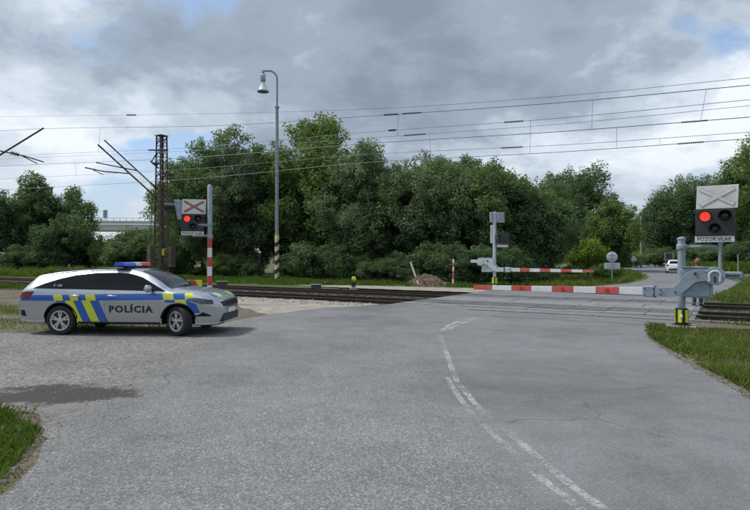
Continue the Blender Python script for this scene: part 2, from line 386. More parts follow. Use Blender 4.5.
# ------------------------------------------------------------------ setting: ground, road, paths
def gz(s, q):
    """ground height: level, with a shallow cess where the tracks lie beside the road"""
    ds = max(ROAD_S[0]-.1-s, s-ROAD_S[1]-.1, 0); dq = max(17.9-q, q-26.2, 0)
    a = min(1, ds/.3); b = max(0, 1-dq/.9)
    return -.16*a*b
def build_ground():
    ss = [-2500, -900, -300, -140, -100]+list(np.arange(-80, 60, 1.0))+[-10.5, -10.8, -.8, -.5, 70, 100, 140, 300, 900, 2500]
    qs = [-2500, -600, -200, -60, -20, -5]+list(np.arange(0, 45, .45))+[60, 100, 160, 300, 700, 2500]
    ss = sorted(set(np.round(ss, 3))); qs = sorted(set(np.round(qs, 3)))
    rnd = random.Random(4); V = []
    for s in ss:
        for q in qs:
            p = S(s, q, gz(s, q)-.004); V.append(p)
    n = len(qs); Fq = [(i*n+j, (i+1)*n+j, (i+1)*n+j+1, i*n+j+1) for i in range(len(ss)-1) for j in range(n-1)]
    me = raw_mesh('ground', np.array([tuple(p) for p in V]), np.array(Fq), 'meadow')
    o = bpy.data.objects.new('ground', me); col.objects.link(o); o['kind'] = 'structure'; o['label'] = 'flat grassy ground around the level crossing'
build_ground()
right_edge = [(4.1, -8), (4.2, 3), (4.5, 6.8), (5.1, 9.6), (5.75, 12.0), (6.6, 13.9)]+[tuple(S(-.75, q)[:2]) for q in (17.0, 21.8, 26.6)]+[(14.7, 24.9), (19, 30.5), (25.0, 39.0), (30.6, 50), (35.6, 61), (44, 83), (63, 124), (90, 172), (130, 230)]
left_edge = [(124, 233), (84, 175), (56, 127), (37.2, 85), (29.4, 62.5), (24.7, 51), (21, 44), (16.7, 37.4), (13.6, 34.2), (10.4, 31.4)]+[tuple(S(-10.5, q)[:2]) for q in (27.4, 22, 17.2)]+[(-1.7, 19.4), (-3.3, 16.6), (-4.2, 14.3), (-6.0, 12.9), (-8.4, 12.75), (-14, 12.9), (-22, 13.2), (-22, 9.0), (-12, 7.2), (-4.4, 6.5), (-3.6, 6.1), (-3.05, 5.3), (-2.68, 4.3), (-2.5, -8)]
road_poly = jitter_poly(right_edge+left_edge, .16, .035, 2)
sheet('road', road_poly, .012, 'asphalt', 'worn grey asphalt road leading over the railway crossing')
dirt_poly = jitter_poly([tuple(S(-60, 13.6)[:2]), (-22, 12.4), (-8, 12.2), (-4.6, 12.4), (-2.4, 17.0), (-.6, 19.0), tuple(S(-10.6, 17.9)[:2]), tuple(S(-30, 17.7)[:2]), tuple(S(-60, 17.7)[:2])], .4, .18, 3)
sheet('dirt_shoulder', dirt_poly, .004, 'dirt', 'bare brown dirt strip between lay-by and rails')
path_poly = jitter_poly([tuple(S(-9.9, 26.3)[:2]), tuple(S(-9.5, 28.6)[:2]), (11.2, 32.3), (9.0, 31.9), tuple(S(-12, 29.8)[:2]), tuple(S(-19, 29.3)[:2]), tuple(S(-24, 28.3)[:2]), tuple(S(-22, 27.0)[:2]), tuple(S(-14, 26.4)[:2])], .3, .12, 5)
sheet('gravel_path', path_poly, .006, 'dusty_gravel', 'pale dusty gravel path along the far side of the tracks')
apron_poly = jitter_poly([(-3.3, 17.1), (-1.9, 19.0), tuple(S(-10.7, 17.6)[:2]), tuple(S(-14, 18.1)[:2]), tuple(S(-20, 17.7)[:2]), tuple(S(-18.0, 16.3)[:2])], .3, .12, 15)
sheet('gravel_apron', apron_poly, .008, 'dusty_gravel', 'pale gravel beside the near track left of the crossing')
vpoly = jitter_poly([tuple(S(-.7, 15.4)[:2]), tuple(S(-.7, 17.8)[:2]), tuple(S(4, 17.6)[:2]), tuple(S(14, 17.4)[:2]), tuple(S(14, 16.6)[:2]), tuple(S(4, 16.5)[:2])], .3, .15, 6)
sheet('dirt_verge', vpoly, .004, 'dirt', 'strip of bare dirt beside the near track right of the barrier')
gpoly = jitter_poly([gp(741, 291), gp(752, 286), gp(800, 288), gp(800, 300), gp(750, 298)], .4, .2, 7)
sheet('gravel_patch', gpoly, .006, 'dusty_gravel', 'pale gravel patch right of the far road')
bend = jitter_poly([gp(727, 279), gp(800, 278), gp(800, 275.2), gp(728, 275.2)], .6, .1, 8)
sheet('side_road', bend, .008, 'asphalt', 'side road joining from the right beyond the crossing')
m1 = jitter_poly([(4.35, 2), (4.4, 6.6), (5.05, 9.6), (5.7, 12.0), (6.5, 13.9), (7.1, 14.6), (7.3, 14.2), (6.5, 12.2), (5.75, 9.6), (5.1, 6.6), (5.0, 2)], .2, .07, 21)
sheet('dirt_margin', m1, .005, 'dirt', 'narrow bare dirt margin along the right road edge')
m2 = jitter_poly([(-2.4, 2), (-2.5, 4.2), (-2.95, 5.4), (-3.5, 6.3), (-4.5, 6.8), (-12, 7.4), (-12, 6.9), (-4.9, 6.25), (-3.9, 5.8), (-3.6, 5.0), (-3.3, 4.0), (-3.2, 2)], .2, .08, 22)
sheet('dirt_margin', m2, .005, 'dirt', 'bare dirt margin round the bottom left grass corner')
# worn middle line, two strokes
def line_strip(name, pts, wd, z, mat):
    P = [Vector(p[:2]) for p in pts]; Q = []
    for i in range(len(P)-1):
        n = max(2, int((P[i+1]-P[i]).length/.1))
        for k in range(n):
            t = k/n; p0 = P[max(i-1, 0)]; p1 = P[i]; p2 = P[i+1]; p3 = P[min(i+2, len(P)-1)]
            Q.append(.5*((2*p1)+(p2-p0)*t+(2*p0-5*p1+4*p2-p3)*t*t+(3*p1-p0-3*p2+p3)*t**3))
    Q.append(P[-1]); rnd = random.Random(1); vs = []
    for i, p in enumerate(Q):
        t = (Q[min(i+1, len(Q)-1)]-Q[max(i-1, 0)]).normalized(); nrm = Vector((-t.y, t.x)); h = wd/2*rnd.uniform(.8, 1.1)
        vs += [(*(p+nrm*h), z), (*(p-nrm*h), z)]
    me = bpy.data.meshes.new(name); me.from_pydata(vs, [], [(2*i+1, 2*i+3, 2*i+2, 2*i) for i in range(len(Q)-1)]); me.materials.append(MATS[mat])
    o = bpy.data.objects.new(name, me); col.objects.link(o); o['kind'] = 'structure'; return o
c1 = [gp(660, 560), gp(602, 510), gp(575, 490), gp(545, 465), gp(510, 435), gp(485, 415), gp(467, 395), gp(455, 378), gp(446, 352), gp(440, 336)]
c2 = [gp(628, 555), gp(575, 507), gp(535, 475), gp(505, 447), gp(477, 420), gp(459, 398), gp(447, 378)]
line_strip('road_marking', c1, .085, .017, 'worn_line')['label'] = 'worn white right stroke of the middle line'
line_strip('road_marking', c2, .08, .017, 'worn_line')['label'] = 'worn white left stroke of the middle line'
line_strip('road_marking', [gp(442, 331), gp(450, 325.5), gp(461, 321.5), gp(476, 318.6)], .13, .017, 'worn_line')['label'] = 'short curved white line near the crossing, upper stroke'
line_strip('road_marking', [gp(449, 330), gp(457, 325.8), gp(468, 322), gp(482, 319)], .13, .017, 'worn_line')['label'] = 'short curved white line near the crossing, lower stroke'
line_strip('road_marking', [S(-5.2, 17.12), S(-4, 17.1), S(-2.0, 17.1)], .09, .017, 'worn_line')['label'] = 'worn white edge line along the crossing deck'

# ------------------------------------------------------------------ railway
def rail_mesh(L):
    pr = [(-.07, 0), (.07, 0), (.07, .012), (.012, .03), (.012, .11), (.036, .125), (.036, .16), (-.036, .16), (-.036, .125), (-.012, .11), (-.012, .03), (-.07, .012)]
    mb = MB(); mb.prism(pr, 0, L, 'x'); n = len(pr)
    mb.m = [0]*len(mb.f); mb.m[2+6] = 1
    o = mb.build('rail', ['rail_side', 'rail_head']); me = o.data; bpy.data.objects.remove(o); return me
SA, SB = -95.0, 45.0
rail_me = rail_mesh(SB-SA)
b_ = MB().box((0, 0, 0), (.24, 2.5, .16)).build('sleeper', 'sleeper_wood', bevel=0); sleeper_me = b_.data; bpy.data.objects.remove(b_)
b_ = MB().box((0, 0, .02), (.17, .30, .03)).tube([(0, .09, .02), (0, .09, .075)], .018, 6).tube([(0, -.09, .02), (0, -.09, .075)], .018, 6).build('fastening', 'rail_side'); fast_me = b_.data; bpy.data.objects.remove(b_)
RZ = -.13
def track(qc, label):
    t = empty('railway_track', S(SA, qc), TRACK_ANG, label, 'railway track', 'railway tracks')
    for sg in (-1, 1): inst(rail_me, 'rail', t, (0, sg*.755, RZ))
    s = SA
    while s < SB:
        if not (ROAD_S[0]+.1 < s < ROAD_S[1]-.1) and -62 < s < 16: inst(sleeper_me, 'sleeper', t, (s-SA, random.Random(int(s*100)).uniform(-.03, .03), RZ-.08))
        s += .62
    # ballast bed with crushed-stone relief
    rnd = np.random.default_rng(int(qc*10)); mb = []
    for a, b in ((SA, ROAD_S[0]-.02), (ROAD_S[1]+.02, SB)):
        n = int((b-a)/.12); ys = np.linspace(-1.75, 1.75, 30); xs = np.linspace(a, b, n)-SA
        Z = RZ-.035+rnd.normal(0, .016, (n, 30)); edge = np.clip((np.abs(ys)-1.35)/.4, 0, 1); Z -= edge[None, :]*.10
        V = np.stack([np.repeat(xs, 30), np.tile(ys, n), Z.ravel()], 1)
        i, j = np.meshgrid(np.arange(n-1), np.arange(29), indexing='ij'); k = (i*30+j).ravel()
        o = inst(raw_mesh('ballast', V, np.stack([k, k+30, k+31, k+1], 1), 'ballast'), 'ballast', t)
    return t
random.seed(3)
track(Q1, 'nearer railway track crossing the road just behind the red and white barrier')
track(Q2, 'farther railway track crossing the road, behind the nearer one')
# crossing deck: concrete and rubber panels between and beside the rails
deck = empty('crossing_deck', S(ROAD_S[0], 22.0), TRACK_ANG, 'worn grey panel deck where the road crosses both tracks', 'crossing deck')
L = ROAD_S[1]-ROAD_S[0]
def panels(q0, q1, n, mat, z=.03):
    w_ = L/n
    me = MB().box((0, 0, 0), (w_-.03, q1-q0, .11)).build('crossing_panel', mat, bevel=0)
    m2 = me.data; bpy.data.objects.remove(me)
    for k in range(n):
        rr = random.Random(k+int(q0*97)); inst(m2, 'crossing_panel', deck, ((k+.5)*w_, (q0+q1)/2-22.0, z-.055+rr.uniform(-.008, .006)), (rr.uniform(-.004, .004), rr.uniform(-.003, .003), 0))
for qc in (Q1, Q2):
    panels(qc-.675, qc+.675, 8, 'panel_rubber')
    panels(qc-1.45, qc-.845, 8, 'panel_concrete'); panels(qc+.845, qc+1.45, 8, 'panel_concrete')
panels(Q1+1.49, Q2-1.49, 6, 'panel_concrete', .024)
# concrete edge beam on the near side
for k in range(6):
    e = MB().box((0, 0, 0), (1.9, .16, .14)).build('edge_beam', 'panel_concrete', deck, bevel=.01); e.location = (1.0+k*1.96+3.2, 17.35-22, -.022+.004*(k % 2))

# ------------------------------------------------------------------ vegetation
def leaf_cloud(rng, C, Rr, size, n, tint, flat=.35, elong=1.5):
    """n leaves spread in clumps C (k,3), Rr (k,) -> verts, faces, tint"""
    k = len(C); wgt = Rr**2; idx = rng.choice(k, n, p=wgt/wgt.sum())
    off = rng.normal(0, 1, (n, 3)); off /= np.linalg.norm(off, axis=1)[:, None]; rad = rng.uniform(0, 1, n)**.45
    out = off.copy(); P = C[idx]+off*(rad*Rr[idx])[:, None]
    nrm = out*.6+rng.normal(0, .55, (n, 3)); nrm[:, 2] += flat; nrm /= np.linalg.norm(nrm, axis=1)[:, None]
    t = np.cross(nrm, rng.normal(0, 1, (n, 3))); t /= np.linalg.norm(t, axis=1)[:, None]; b = np.cross(nrm, t)
    sz = size*rng.uniform(.65, 1.3, n)[:, None]
    a = P+t*sz*elong*.5; c = P-t*sz*elong*.5; d = P+b*sz*.42+nrm*sz*.12; e = P-b*sz*.42+nrm*sz*.12
    V = np.stack([a, d, c, e], 1).reshape(-1, 3); Fq = np.arange(4*n).reshape(n, 4)
    T = np.clip(tint[idx]+rng.normal(0, .13, n), 0, 1).repeat(4)
    return V, Fq, T
def crown_mesh(name, rng, h, rad, zb, nleaf, size, mat, lobes=24, shape='round', clump=.42):
    ca = (h+zb)/2; hz = (h-zb)/2; C = []; Rr = []
    core = lobes//3
    for i in range(lobes):
        if i < core: u = rng.normal(0, 1, 3); u /= np.linalg.norm(u); k = rng.uniform(.0, .5)
        else:
            j = i-core; m_ = lobes-core; zu = 1-2*(j+.5)/m_; ph = j*2.39996+rng.uniform(-.5, .5); zu = float(np.clip(zu+rng.uniform(-.1, .1), -1, 1)); ru = math.sqrt(1-zu*zu)
            u = np.array([ru*math.cos(ph), ru*math.sin(ph), zu]); k = rng.uniform(.58, .84)
        zz = u[2]*k
        taper = 1.0
        if shape == 'tall': taper = 1-.45*max(0, zz)
        if shape == 'bushy': taper = 1+.15*min(0, zz)*-1
        lr = rad*rng.uniform(.24, .44)
        c = np.array([u[0]*k*rad*taper, u[1]*k*rad*taper, ca+zz*hz]); c[2] = max(c[2], zb*.6+lr*.35)
        m = int(10+lr*12)
        for j in range(m):
            v = rng.normal(0, 1, 3); v /= np.linalg.norm(v); v[2] = v[2]*.85+.12
            p = c+v*lr*rng.uniform(.45, 1.1)*np.array([1, 1, .95])
            if p[2] < .15: p[2] = .15+rng.uniform(0, .3)
            C.append(p); Rr.append(clump*rng.uniform(.7, 1.7)*(lr/1.5)**.35)
    C = np.array(C); Rr = np.array(Rr); top = C[:, 2].max(); C[:, 2] *= 1+(h-.1-top)/top*np.clip(C[:, 2]/top, 0, 1)
    tint = np.clip(rng.normal(.45, .22, len(C)), 0, 1)
    V, Fq, T = leaf_cloud(rng, C, Rr, size*.72, int(nleaf*1.8), tint)
    return raw_mesh(name, V, Fq, mat, T), C
def trunk_mesh(rng, h, zb, C, r0, mat='bark'):
    mb = MB(); pts = []; n = 7; x = y = 0
    for i in range(n):
        t = i/(n-1); pts.append((x, y, t*h*.72-.05*(i == 0))); x += rng.normal(0, .05*h/12); y += rng.normal(0, .05*h/12)
    mb.tube(pts, [r0*(1.25-.95*i/(n-1)) for i in range(n)], 8)
    for k in rng.choice(len(C), min(10, len(C)), replace=False):
        c = Vector(C[k]); j = min(n-2, max(1, int(min(.65, c.z/h*.75)*n))); b = Vector(pts[j])
        m = b.lerp(c, .5)+Vector((0, 0, -.06*h*.3)); mb.tube([b, m, c], [r0*.42, r0*.26, r0*.06], 5)
    o = mb.build('trunk', mat); me = o.data; bpy.data.objects.remove(o); return me
TREES = []
def tree(name, label, px, ytop, Y, rad, zb, seed, nleaf, mat, size=.19, shape='round', cat='tree', group=None, bark='bark', lobes=34, clump=.42, x=None):
    rng = np.random.default_rng(seed); X = (px-CX)/F*Y if x is None else x
    h = CAMH+(HZ-ytop)/F*Y; rad *= 1.12
    cm, C = crown_mesh('crown', rng, h, rad, zb, nleaf, size, mat, lobes, shape, clump)
    o = empty(name, (X, Y, -.01), rng.uniform(0, 6), label, cat, group)
    inst(cm, 'crown', o); inst(trunk_mesh(rng, h, zb, C, .018*h if cat == 'tree' else .03*h, bark), 'trunk' if cat == 'tree' else 'stem', o)
    TREES.append((o, cm)); return o
G = 'trees along the railway'
tree('broadleaf_tree', 'dense round tree just right of the lattice mast', 203, 141, 52, 3.9, .6, 11, 30000, 'leaf_mid', group=G)
tree('broadleaf_tree', 'tall grey-green tree left of the lamp post', 243, 132, 51, 3.8, .5, 12, 30000, 'leaf_willow', group=G)
tree('broadleaf_tree', 'tallest dark green tree right of the lamp post', 318, 117, 50, 4.5, .5, 13, 34000, 'leaf_fresh', .24, group=G, clump=.5)
tree('broadleaf_tree', 'dark tree directly behind the lamp post', 281, 150, 54, 3.4, .5, 14, 22000, 'leaf_dark', group=G)
tree('willow_tree', 'wide grey-green willow above the dwarf signal', 366, 142, 45, 3.8, .4, 15, 32000, 'leaf_willow', group=G)
tree('broadleaf_tree', 'broad tree behind the leaning striped marker post', 408, 157, 43, 3.5, .4, 16, 30000, 'leaf_mid', group=G)
tree('willow_tree', 'bushy green tree behind the brush heap and upright marker post', 447, 160, 42, 3.3, .3, 17, 30000, 'leaf_willow', group=G)
tree('broadleaf_tree', 'dense tree rising behind the far barrier mast', 490, 163, 41, 3.4, .3, 18, 32000, 'leaf_mid', group=G)
tree('broadleaf_tree', 'rounded tree right of the far barrier mast', 530, 184, 41.5, 2.7, .3, 19, 24000, 'leaf_mid', group=G)
tree('broadleaf_tree', 'tall dark tree with domed top behind the round sign', 574, 167, 78, 4.9, .8, 20, 26000, 'leaf_dark', .25, group='trees beyond the crossing', clump=.5)
tree('broadleaf_tree', 'pale green tree overhanging the left side of the far road bend', 611, 196, 70, 3.3, .5, 21, 22000, 'leaf_fresh', .22, group='trees beyond the crossing')
tree('broadleaf_tree', 'bright yellow-green young tree left of the round sign', 588, 240, 47, 1.5, .1, 22, 7000, 'leaf_bright', .15, cat='tree', group='trees beyond the crossing', lobes=12)
G2 = 'trees behind the white car'
tree('broadleaf_tree', 'dark tree behind the white car, left one by the pole', 668, 189, 118, 6.4, .6, 23, 26000, 'leaf_dark', .33, group=G2, clump=.7)
tree('broadleaf_tree', 'tallest dark tree behind the near barrier post', 698, 174, 116, 6.6, .6, 24, 28000, 'leaf_dark', .33, group=G2, clump=.7)
tree('broadleaf_tree', 'dark tree filling the gap behind the warning light board', 732, 184, 112, 6.0, .6, 25, 24000, 'leaf_dark', .33, group=G2, clump=.7)
tree('broadleaf_tree', 'green tree at the right edge above the warning board', 757, 137, 62, 4.2, 3.0, 26, 20000, 'leaf_fresh', .26, group=G2, clump=.55)
tree('broadleaf_tree', 'distant tree closing the view left of the pole', 627, 214, 170, 7.5, .6, 27, 18000, 'leaf_mid', .42, group='distant trees', clump=.9)
tree('broadleaf_tree', 'distant low tree right of the pole, above the road bend', 650, 222, 178, 7.5, .6, 28, 18000, 'leaf_mid', .42, group='distant trees', clump=.9)
G3 = 'young trees at the left edge'
tree('young_tree', 'dark young tree at the left edge of the picture', 6, 186, 66, 4.0, .5, 31, 22000, 'leaf_dark', .22, group=G3)
tree('young_tree', 'pointed young tree, tallest of the left group', 36, 171, 67, 3.3, .5, 32, 22000, 'leaf_mid', .24, 'tall', group=G3)
tree('young_tree', 'thin airy young tree at the right of the left group', 73, 186, 68, 2.9, .8, 33, 9000, 'leaf_mid', .24, 'tall', group=G3)
tree('young_tree', 'low leafy tree in front of the thin airy one', 66, 214, 63, 3.2, .3, 34, 15000, 'leaf_dark', .22, group=G3)
LB = ['second-row tree glimpsed behind the lattice mast tree', 'second-row tree between the mast tree and the lamp post tree', 'second-row tree just left of the lamp post', "second-row tree behind the lamp post's right side", 'second-row tree right of the tallest tree', "second-row tree above the dwarf signal's willow", "second-row tree behind the leaning marker post's tree", 'second-row tree above the brush heap', 'second-row tree behind the far barrier mast', 'second-row tree right of the far barrier, left of the domed tree']
for k, (px, Y, sc_, src) in enumerate(((188, 62, 1.0, 0), (226, 63, 1.0, 7), (262, 61, .95, 5), (300, 62, 1.0, 3), (340, 60, .98, 7), (388, 57, .95, 5), (428, 55, .95, 0), (470, 54, .95, 3), (512, 53, .85, 5), (552, 60, .8, 0))):
    o0, cm0 = TREES[src]; o = empty('broadleaf_tree', ((px-CX)/F*Y, Y, -.01), k*1.7, LB[k], 'tree', 'second row of trees')
    inst(cm0, 'crown', o, scale=(sc_*1.05, sc_*1.05, sc_)); inst([c for c in o0.children if c.name.startswith('trunk')][0].data, 'trunk', o, scale=(sc_, sc_, sc_))
# bushes: four meshes reused at many sizes
bush_me = []
for i, (mt, sd_) in enumerate((('leaf_mid', 41), ('leaf_dark', 42), ('leaf_fresh', 43), ('leaf_dark', 44))):
    rng = np.random.default_rng(sd_); cm, C = crown_mesh('crown', rng, 2.6, 1.5, .05, 10500, .105, mt, 20, 'bushy', .34)
    bush_me.append((cm, trunk_mesh(rng, 2.2, .1, C, .05)))
def bush(label, px, q, h, kind, rz, wide=1.0, name='bush', group='bushes under the trees', Y=None):
    if Y is None: k = (px-CX)/F; Y = (q+.6)/(N.y+N.x*k)
    X = (px-CX)/F*Y; rb = random.Random(int(px*7)); f = h/2.6*(rb.choice((.4, .5, .65, .8, .95)) if group == 'bushes under the trees' else 1.0); wide *= rb.uniform(.9, 1.25)
    o = empty(name, (X, Y, -.01), rz, label, 'bush', group)
    c, t = bush_me[kind]; inst(c, 'foliage', o, scale=(f*wide, f*wide, f)); inst(t, 'stem', o, scale=(f, f, f))
    return o
bush('round bush at the foot of the lattice mast', 176, 33.5, 3.0, 1, .3, 1.2)
bush('low bush between lattice mast and striped signal post', 196, 34.2, 2.5, 0, 1.1, 1.4)
bush('bush right of the striped signal post', 224, 33.6, 2.6, 2, 2.0, 1.3)
bush('bush just left of the lamp post foot', 252, 34.0, 3.2, 1, 2.9, 1.2)
bush('dark bush behind the lamp post foot', 286, 35.0, 3.4, 1, 3.3, 1.3)
bush('bush above the black box beside the rails', 316, 34.3, 3.0, 3, 4.1, 1.3)
bush('bush behind the yellow-topped dwarf signal', 345, 34.0, 2.8, 1, 5.0, 1.35)
bush('bush right of the dwarf signal', 374, 34.0, 2.4, 0, .9, 1.3)
bush('dark bush left of the leaning marker post', 398, 33.8, 2.6, 1, 1.9, 1.3)
bush('dark bush between the two marker posts', 430, 33.5, 2.8, 1, 2.7, 1.3)
bush('dark bush behind the brush heap', 458, 33.2, 2.7, 1, 3.8, 1.2)
bush('dark bush left of the far barrier drive', 480, 33.4, 2.6, 3, 4.8, 1.2)
bush('dark bush under the far barrier arm', 512, 34.6, 2.9, 1, 5.5, 1.25)
bush('bush behind the tip of the far barrier arm', 545, 37.0, 2.7, 0, .5, 1.25)
bush('leafy bush around the foot of the round sign', 604, 0, 1.9, 2, 1.5, 1.3, Y=43)
bush('bush right of the young yellow-green tree', 570, 0, 2.2, 0, 2.4, 1.4, Y=52)
for i, (px, Y, h, kd, lab) in enumerate([(112, 64, 3.6, 2, 'green bush below the distant bridge'), (134, 62, 4.6, 0, 'tall bush right of the distant bridge'), (150, 66, 5.4, 3, 'tall bush left of the lattice mast'),
        (92, 66, 3.6, 0, 'bush left of the distant bridge pier'), (20, 60, 3.0, 1, 'low dark bush under the left edge trees'), (48, 61, 3.0, 0, 'low bush under the pointed young tree'), (126, 75, 4.8, 1, 'dark bush close below the bridge deck')]):
    bush(lab, px, 0, h, kd, i*.9, 1.15, Y=Y, group='bushes left of the mast')
for i, (px, Y, h, kd, lab) in enumerate([(655, 108, 3.5, 1, 'bush behind the white car roof'), (676, 104, 3.6, 0, 'bush by the dark framed sign'), (700, 100, 4.2, 1, 'bush behind the top of the near barrier post'), (722, 96, 4.0, 0, 'bush behind the warning board pipe'), (744, 92, 4.4, 1, 'bush at the right edge above the crop field'), (625, 100, 3.2, 2, 'bush by the far triangular sign'), (645, 140, 4.5, 1, 'bush beyond the far road bend')]):
    bush(lab, px, 0, h, kd, i*1.3, 1.6, Y=Y, group='bushes beyond the crossing')

def grass(name, poly, dens, h, wd, mat, seed, label, patch=.0, pscale=1.0, zf=None, lean=.35):
    rng = np.random.default_rng(seed); P = np.array([(p[0], p[1]) for p in poly]); lo = P.min(0); hi = P.max(0)
    n = int((hi-lo).prod()*dens); x = rng.uniform(lo[0], hi[0], n); y = rng.uniform(lo[1], hi[1], n); k = inside(poly, x, y)
    if patch:
        f = sum(np.sin(x*pscale*a+y*pscale*b+c)*g for a, b, c, g in ((1.3, .7, 1, 1), (-.8, 1.9, 2, .8), (2.9, -1.7, .5, .6), (3.9, 4.3, 4, .5), (-6.1, 5.2, 3, .35)))
        k &= (f+rng.normal(0, .9, n)) > patch*2-1.6
    x = x[k]; y = y[k]; n = len(x)
    hh = h*rng.uniform(.35, 1.15, n)*(.75+.35*np.sin(x*1.7+y*2.3)*np.sin(x*.9-y*1.1)); a = rng.uniform(0, 6.283, n)
    z = np.zeros(n)
    if zf is not None:
        z = np.array([zf(*sq(x[i], y[i])) for i in range(n)])
    B = np.stack([x, y, z-.01], 1); t = np.stack([np.cos(a), np.sin(a), 0*a], 1); ln = rng.normal(0, lean, (n, 2))
    ww = (wd*rng.uniform(.6, 1.3, n))[:, None]
    mid = B+np.stack([ln[:, 0]*hh*.35, ln[:, 1]*hh*.35, hh*.6], 1); tip = B+np.stack([ln[:, 0]*hh, ln[:, 1]*hh, hh], 1)
    V = np.stack([B-t*ww, B+t*ww, mid+t*ww*.7, tip], 1).reshape(-1, 3)
    T = np.clip(rng.normal(.5, .22, n)+.18*np.sin(x*.9+1)*np.sin(y*1.3), 0, 1).repeat(4)
    me = raw_mesh(name, V, np.arange(4*n).reshape(n, 4), mat, T)
    o = bpy.data.objects.new(name, me); col.objects.link(o); tag(o, label, 'grass', kind='stuff'); return o
verge = [(4.75, 2.5), (4.72, 6.6), (5.3, 9.5), (5.95, 11.8), (6.75, 13.7), (7.0, 14.6)]+[tuple(S(s, q)[:2]) for s, q in ((-.5, 15.2), (.5, 16.0), (6, 16.4), (14, 16.4))]+[(13, 8.0), (9, 2.5)]
grass('verge_grass', verge, 1900, .13, .0055, 'grass_blade', 51, 'short green grass on the right verge below the barrier post', .42, 1.2)
grass('verge_grass', verge, 420, .11, .006, 'grass_dry', 52, 'yellowish dry grass mixed into the right verge', .62, 1.0)
rim_ = [(4.62, 6.0), (4.66, 6.7), (5.2, 9.5), (5.8, 11.9), (6.6, 13.8), (6.9, 13.7), (6.15, 11.6), (5.6, 9.3), (5.2, 6.6), (5.2, 6.0)]
grass('verge_grass', rim_, 2600, .19, .006, 'grass_blade', 53, 'taller lush grass along the right road edge', .55, 1.6)
corner = [(-2.78, 4.0), (-3.02, 4.9), (-3.3, 5.6), (-4.2, 6.3), (-8, 6.7), (-8, 3.0), (-3.0, 3.0)]
grass('corner_grass', corner, 3600, .13, .0055, 'grass_lush', 54, 'lush grass patch in the bottom left corner', .35, 1.6)
corner2 = [(-2.62, 4.0), (-2.85, 4.8), (-3.1, 5.7), (-3.9, 6.45), (-8, 7.0), (-8, 6.6), (-4.3, 6.1), (-3.3, 4.0)]
grass('corner_grass', corner2, 1100, .07, .006, 'grass_dry', 55, 'thin yellowish grass fringe at the bottom left corner', .75, 2.0)
grass('trackside_grass', [tuple(S(s, q)[:2]) for s, q in ((-60, 15.2), (-60, 17.9), (-20, 17.8), (-22, 16.4), (-34, 15.6))], 330, .34, .011, 'grass_blade', 56, 'tall grass between dirt strip and near track on the left', .4, .8, gz)
grass('trackside_grass', [(-16, 13.6), (-5.4, 13.2), (-4.4, 14.2), (-6, 18), (-16, 21)], 520, .12, .008, 'grass_blade', 57, 'sparse grass in the dirt behind the police car', .62, .7)
grass('meadow_grass', [tuple(S(s, q)[:2]) for s, q in ((-62, 26.6), (-24, 26.9), (-18, 29.9), (-11, 31), (-11, 34.5), (-62, 36))], 190, .34, .016, 'grass_lush', 58, 'grass strip between far track and the trees', .2, .6)
grass('meadow_grass', [tuple(S(s, q)[:2]) for s, q in ((-85, 27.5), (-50, 27.5), (-40, 36), (-62, 44))], 95, .9, .025, 'grass_blade', 59, 'tall weeds behind the tracks on the left', .2, .5)
tri = [(10.6, 32.3), (13.4, 34.6), (16.5, 37.9), (20.8, 44.4), (24.4, 51.3), (29, 62.8), (36.5, 85), (26, 82), (18, 60), (10, 42), (7, 34)]
grass('meadow_grass', tri, 120, .42, .018, 'grass_blade', 60, 'green grass inside the far road bend around the round sign', .15, .5)
right_far = [tuple(S(-.3, 26.2)[:2]), (15.2, 24.6), (19.6, 30.3), (25.6, 38.8), (31.2, 49.6), (40, 49.6), (40, 26), (22, 15.2)]
grass('meadow_grass', right_far, 160, .22, .014, 'grass_blade', 61, 'grass beyond the tracks right of the road', .1, .5)
grass('meadow_grass', [(13.2, 23.0), (14.95, 25.1), (19.3, 30.7), (25.3, 39.2), (29, 39), (22.5, 28.5), (16.5, 21.5)], 260, .2, .013, 'grass_blade', 70, 'grass right beside the far road edge', .05, .6)
grass('meadow_grass', right_far, 25, .2, .016, 'grass_dry', 62, 'dry grass beyond the tracks right of the road', .55, .5)
grass('trackside_grass', [tuple(S(s, q)[:2]) for s, q in ((-.4, 17.0), (-.4, 18.3), (16, 18.3), (16, 17.0))], 600, .16, .008, 'grass_blade', 63, 'grass growing beside the near track on the right', .35, 1.0, gz)
grass('trackside_grass', [tuple(S(s, q)[:2]) for s, q in ((-13.2, 17.4), (-10.6, 17.4), (-10.4, 18.1), (-14, 18.2))], 300, .16, .01, 'grass_blade', 64, 'tuft of grass where the near track meets the road', .5, 1.5, gz)
grass('trackside_grass', [tuple(S(s, q)[:2]) for s, q in ((-14, 21.5), (-10.5, 21.6), (-10.5, 22.6), (-14, 22.6))], 260, .14, .012, 'grass_blade', 65, 'weeds between the two tracks left of the road', .6, 1.2, gz)
field = [(37, 64), (46, 86), (90, 95), (90, 58), (44, 56)]
grass('field_crop', field, 26, 1.25, .045, 'grass_lush', 66, 'tall green crop field at the right edge', 0, .3)
grass('trackside_grass', [tuple(S(s, q)[:2]) for s, q in ((-.2, 21.4), (-.2, 22.7), (18, 22.7), (18, 21.4))], 300, .16, .011, 'grass_blade', 68, 'weeds between the two tracks right of the road', .3, 1.0, gz)
grass('trackside_grass', [tuple(S(s, q)[:2]) for s, q in ((-.2, 25.6), (-.2, 27.0), (18, 27.0), (18, 25.6))], 260, .18, .012, 'grass_blade', 69, 'weeds beyond the far track right of the road', .3, 1.0, gz)
grass('meadow_grass', [(46, 62), (64, 122), (120, 122), (120, 62)], 8, .5, .05, 'grass_blade', 67, 'grass in front of the trees behind the white car', 0, .3)
